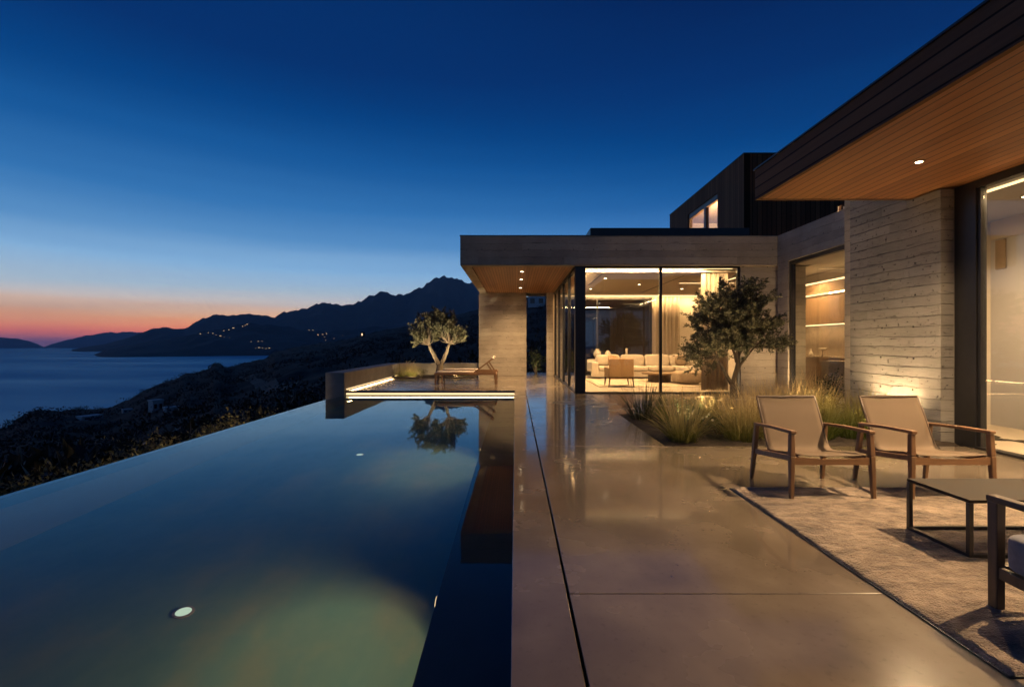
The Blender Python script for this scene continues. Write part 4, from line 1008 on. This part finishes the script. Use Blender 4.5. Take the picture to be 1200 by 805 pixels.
bed = [(2.42,6.98,.66,.17,'stipa','feather grass tuft at the front left corner of the bed'),
       (3.28,7.02,.70,.18,'stipa','feather grass tuft left of the nearer sling chair'),
       (3.55,7.25,.72,.16,'stipa','feather grass tuft right behind the nearer sling chair back'),
       (3.95,7.8,.74,.18,'stipa','feather grass tuft in the middle of the bed under the olive'),
       (4.5,8.3,.78,.2,'stipa','tall feather grass tuft right of the olive trunk'),
       (4.95,8.6,.80,.2,'stipa','tallest feather grass tuft before the concrete front wall'),
       (5.45,8.75,.74,.18,'stipa','feather grass tuft beside the pale flowering shrub'),
       (3.35,8.5,.60,.16,'stipa','feather grass tuft left of the olive trunk'),
       (5.05,7.28,.68,.2,'stipa_g','bright green feather grass tuft seen between the two sling chairs'),
       (5.45,7.5,.6,.16,'stipa_g','green grass tuft close to the lit concrete panel'),
       (4.5,7.2,.6,.18,'stipa_g','green grass tuft hidden behind the nearer sling chair'),
       (2.75,8.6,.5,.15,'stipa_g','low green grass tuft behind the front left tufts')]
for i, (x, y, h, r, k, lb) in enumerate(bed):
    grass((x,y,0), h*1.12, r*1.15, k, lb, 270, 20+i, grp=G, w=.0125)
bush((2.85,8.0,0), .55, .38, 'shrub', 'leafy green shrub in the bed behind the feather grass', 700, 41)
bush((3.15,7.5,0), .30, .25, 'shrub', 'low dark shrub with white flowers in the bed', 420, 42)
for i, (x, y, z) in enumerate(((2.88,7.30,.30),(2.93,7.34,.33),(2.84,7.36,.27),(2.97,7.3,.25))):
    b = MB()
    for k in range(6):
        a = k*1.047; d = Vector((math.cos(a)*.8, -.5, math.sin(a)*.8)).normalized(); leaf(b, Vector((x,y,z)), d, Vector((0,-1,0)), .028, .016)
    fo = b.build('flower', M['flower']); MB().tube([(x+.02,y+.04,0),(x,y,z-.002)], .002, 4).build('stem', M['shrub'], fo)
    tag(fo, 'small white flower in the planting bed among green leaves', 'flower', 'white flowers in the planting bed')
bush((5.55,9.2,0), .74, .40, 'olive_far', 'pale flowering shrub in front of the kitchen window', 620, 43, L=.035, W=.025)
bush((6.12,9.38,0), .92, .38, 'shrub', 'dark leafy shrub at the kitchen window beside the concrete panel', 900, 44)
bush((5.55,6.95,0), .26, .2, 'shrub', 'low shrub at the foot of the concrete panel', 260, 45)
for p, pw in (((2.75,7.75,.06),6),((3.75,7.9,.06),9),((4.75,7.9,.06),13),((5.3,7.0,.06),5),((6.2,8.7,.06),7)):
    lamp('SPOT', p, pw*4.6, (1,.66,.30), (p[0]+.03,p[1]+.22,.9), .03, 140, .8)  # spots without fittings, added among the plants to light the grasses
# terrace planter plants
structure('terrace_soil', 'dark soil strip along the far low wall', 'soil', MB().box(-5.04,-1.65,19.6,21.19,-.02,.03), M['soil'])
T2 = 'grass tufts in the far terrace planter'
for i, (x, y, h, k, lb) in enumerate(((-4.75,20.0,.72,'stipa','brown grass tuft in the corner by the low wall'),(-4.3,20.2,.66,'stipa','brown grass tuft left of the far olive trunk'),(-4.5,20.7,.7,'stipa','grass tuft behind the other two left of the far olive'),(-2.5,20.4,.66,'stipa','brown grass tuft right of the far olive trunk'),(-2.1,20.6,.6,'stipa_g','green grass tuft next to the far concrete wall'),(-2.85,20.9,.6,'stipa','grass tuft behind the far olive trunk'))):
    grass((x,y,.02), h, .18, k, lb, 240, 60+i, grp=T2)
bush((-3.85,19.85,.02), .42, .26, 'olive_far', 'small bright shrub left of the far olive trunk', 260, 71, L=.05, W=.035)
bush((-2.45,19.85,.02), .36, .2, 'olive_far', 'small bright shrub right of the far olive trunk', 200, 72, L=.05, W=.035)
lamp('SPOT', (-4.2,19.62,.10), 30, (1,.68,.32), (-4.2,20.6,.6), .03, 140, .8); lamp('SPOT', (-2.4,19.62,.10), 18, (1,.68,.32), (-2.4,20.6,.6), .03, 140, .8)  # two added spots, no fittings, brightening the planter grasses
bush((.98,22.7,-.02), 1.35, .6, 'shrub', 'dark leafy shrub behind the gap beside the far concrete wall', 800, 73, L=.10, W=.04)
lamp('SPOT', (.9,22.0,.15), 8, (1,.7,.36), (.95,22.7,.7), .03, 120)  # added spot without a fitting, lights the shrub behind the gap

# shrubs below the infinity edge
hsr = random.Random(77)
spots = [(358,474),(340,476),(312,483),(292,488),(277,492),(262,495),(250,500),(238,504),(222,508),(205,514),(188,520),(170,527),(150,533),(130,540),(108,548),(82,556),(55,566),(28,572),(8,578),(176,512),(140,526),(70,548),(20,560)]
desc = ['lit', 'second', 'third']
for i, (px_, y_) in enumerate(spots):
    dist = hsr.uniform(6.2, 8.6); X = -dist; Y = -X*F/(CX-px_)
    base = gz(X, Y); top = H - (y_-CY-hsr.uniform(4,15))*Y/F
    hh = max(.5, top - base)
    lab = 'dry scrubby bush growing just below the infinity edge of the pool'
    if i == 0: lab = 'pale lit bush at the far end of the infinity edge, next to the low wall'
    if i == 3: lab = 'tall wispy bush standing above the others along the infinity edge'
    bush((X,Y,base), hh, hsr.uniform(.5,.9), 'hillshrub', lab, 420, 100+i, 'hillside_bush', .10, .04, 'bush', 'bushes below the infinity edge' )


for y, pw in ((12.6,10),(10.2,7),(8.0,6),(6.0,5)):
    lamp('SPOT', (-5.32,y,-.45), pw*3, (1,.70,.36), (-7.2,y+.9,-.3), .04, 130, .9)  # spots added below the pool edge to bring out the bushes
# low scrub covering the hillside
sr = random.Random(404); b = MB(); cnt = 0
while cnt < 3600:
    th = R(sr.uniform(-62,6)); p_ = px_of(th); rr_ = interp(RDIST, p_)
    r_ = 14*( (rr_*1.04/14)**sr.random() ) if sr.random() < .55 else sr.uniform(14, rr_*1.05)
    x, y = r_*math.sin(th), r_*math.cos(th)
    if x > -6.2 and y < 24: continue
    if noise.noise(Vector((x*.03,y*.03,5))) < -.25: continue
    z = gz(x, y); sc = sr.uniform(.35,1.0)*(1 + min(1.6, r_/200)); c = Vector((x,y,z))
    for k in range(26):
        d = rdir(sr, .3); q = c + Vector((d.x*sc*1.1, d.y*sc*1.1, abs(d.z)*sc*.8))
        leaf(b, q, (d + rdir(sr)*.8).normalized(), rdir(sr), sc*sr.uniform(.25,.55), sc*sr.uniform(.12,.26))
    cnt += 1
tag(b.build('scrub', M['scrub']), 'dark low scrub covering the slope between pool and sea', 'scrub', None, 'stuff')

# ------------------------------------------------------------------ camera and render
cam = bpy.data.cameras.new('camera'); co = bpy.data.objects.new('camera', cam); COL.objects.link(co); SC.camera = co
co.location = (0,0,H); co.rotation_euler = (R(90),0,0)
cam.sensor_width = 36; cam.lens = 36*F/1200; cam.shift_x = -(CX-600)/1200; cam.shift_y = 0
cam.clip_start = .05; cam.clip_end = 40000
SC.view_settings.view_transform = 'Standard'; SC.view_settings.look = 'None'; SC.view_settings.exposure = 0; SC.view_settings.gamma = 1; SC.view_settings.use_curve_mapping = False
SC.render.engine = 'CYCLES'
cy = SC.cycles; cy.use_denoising = True; cy.use_adaptive_sampling = False; cy.max_bounces = 10; cy.diffuse_bounces = 3; cy.glossy_bounces = 4; cy.transmission_bounces = 6; cy.transparent_max_bounces = 16; cy.volume_bounces = 0
cy.sample_clamp_indirect = 2.5; cy.caustics_reflective = False; cy.caustics_refractive = True
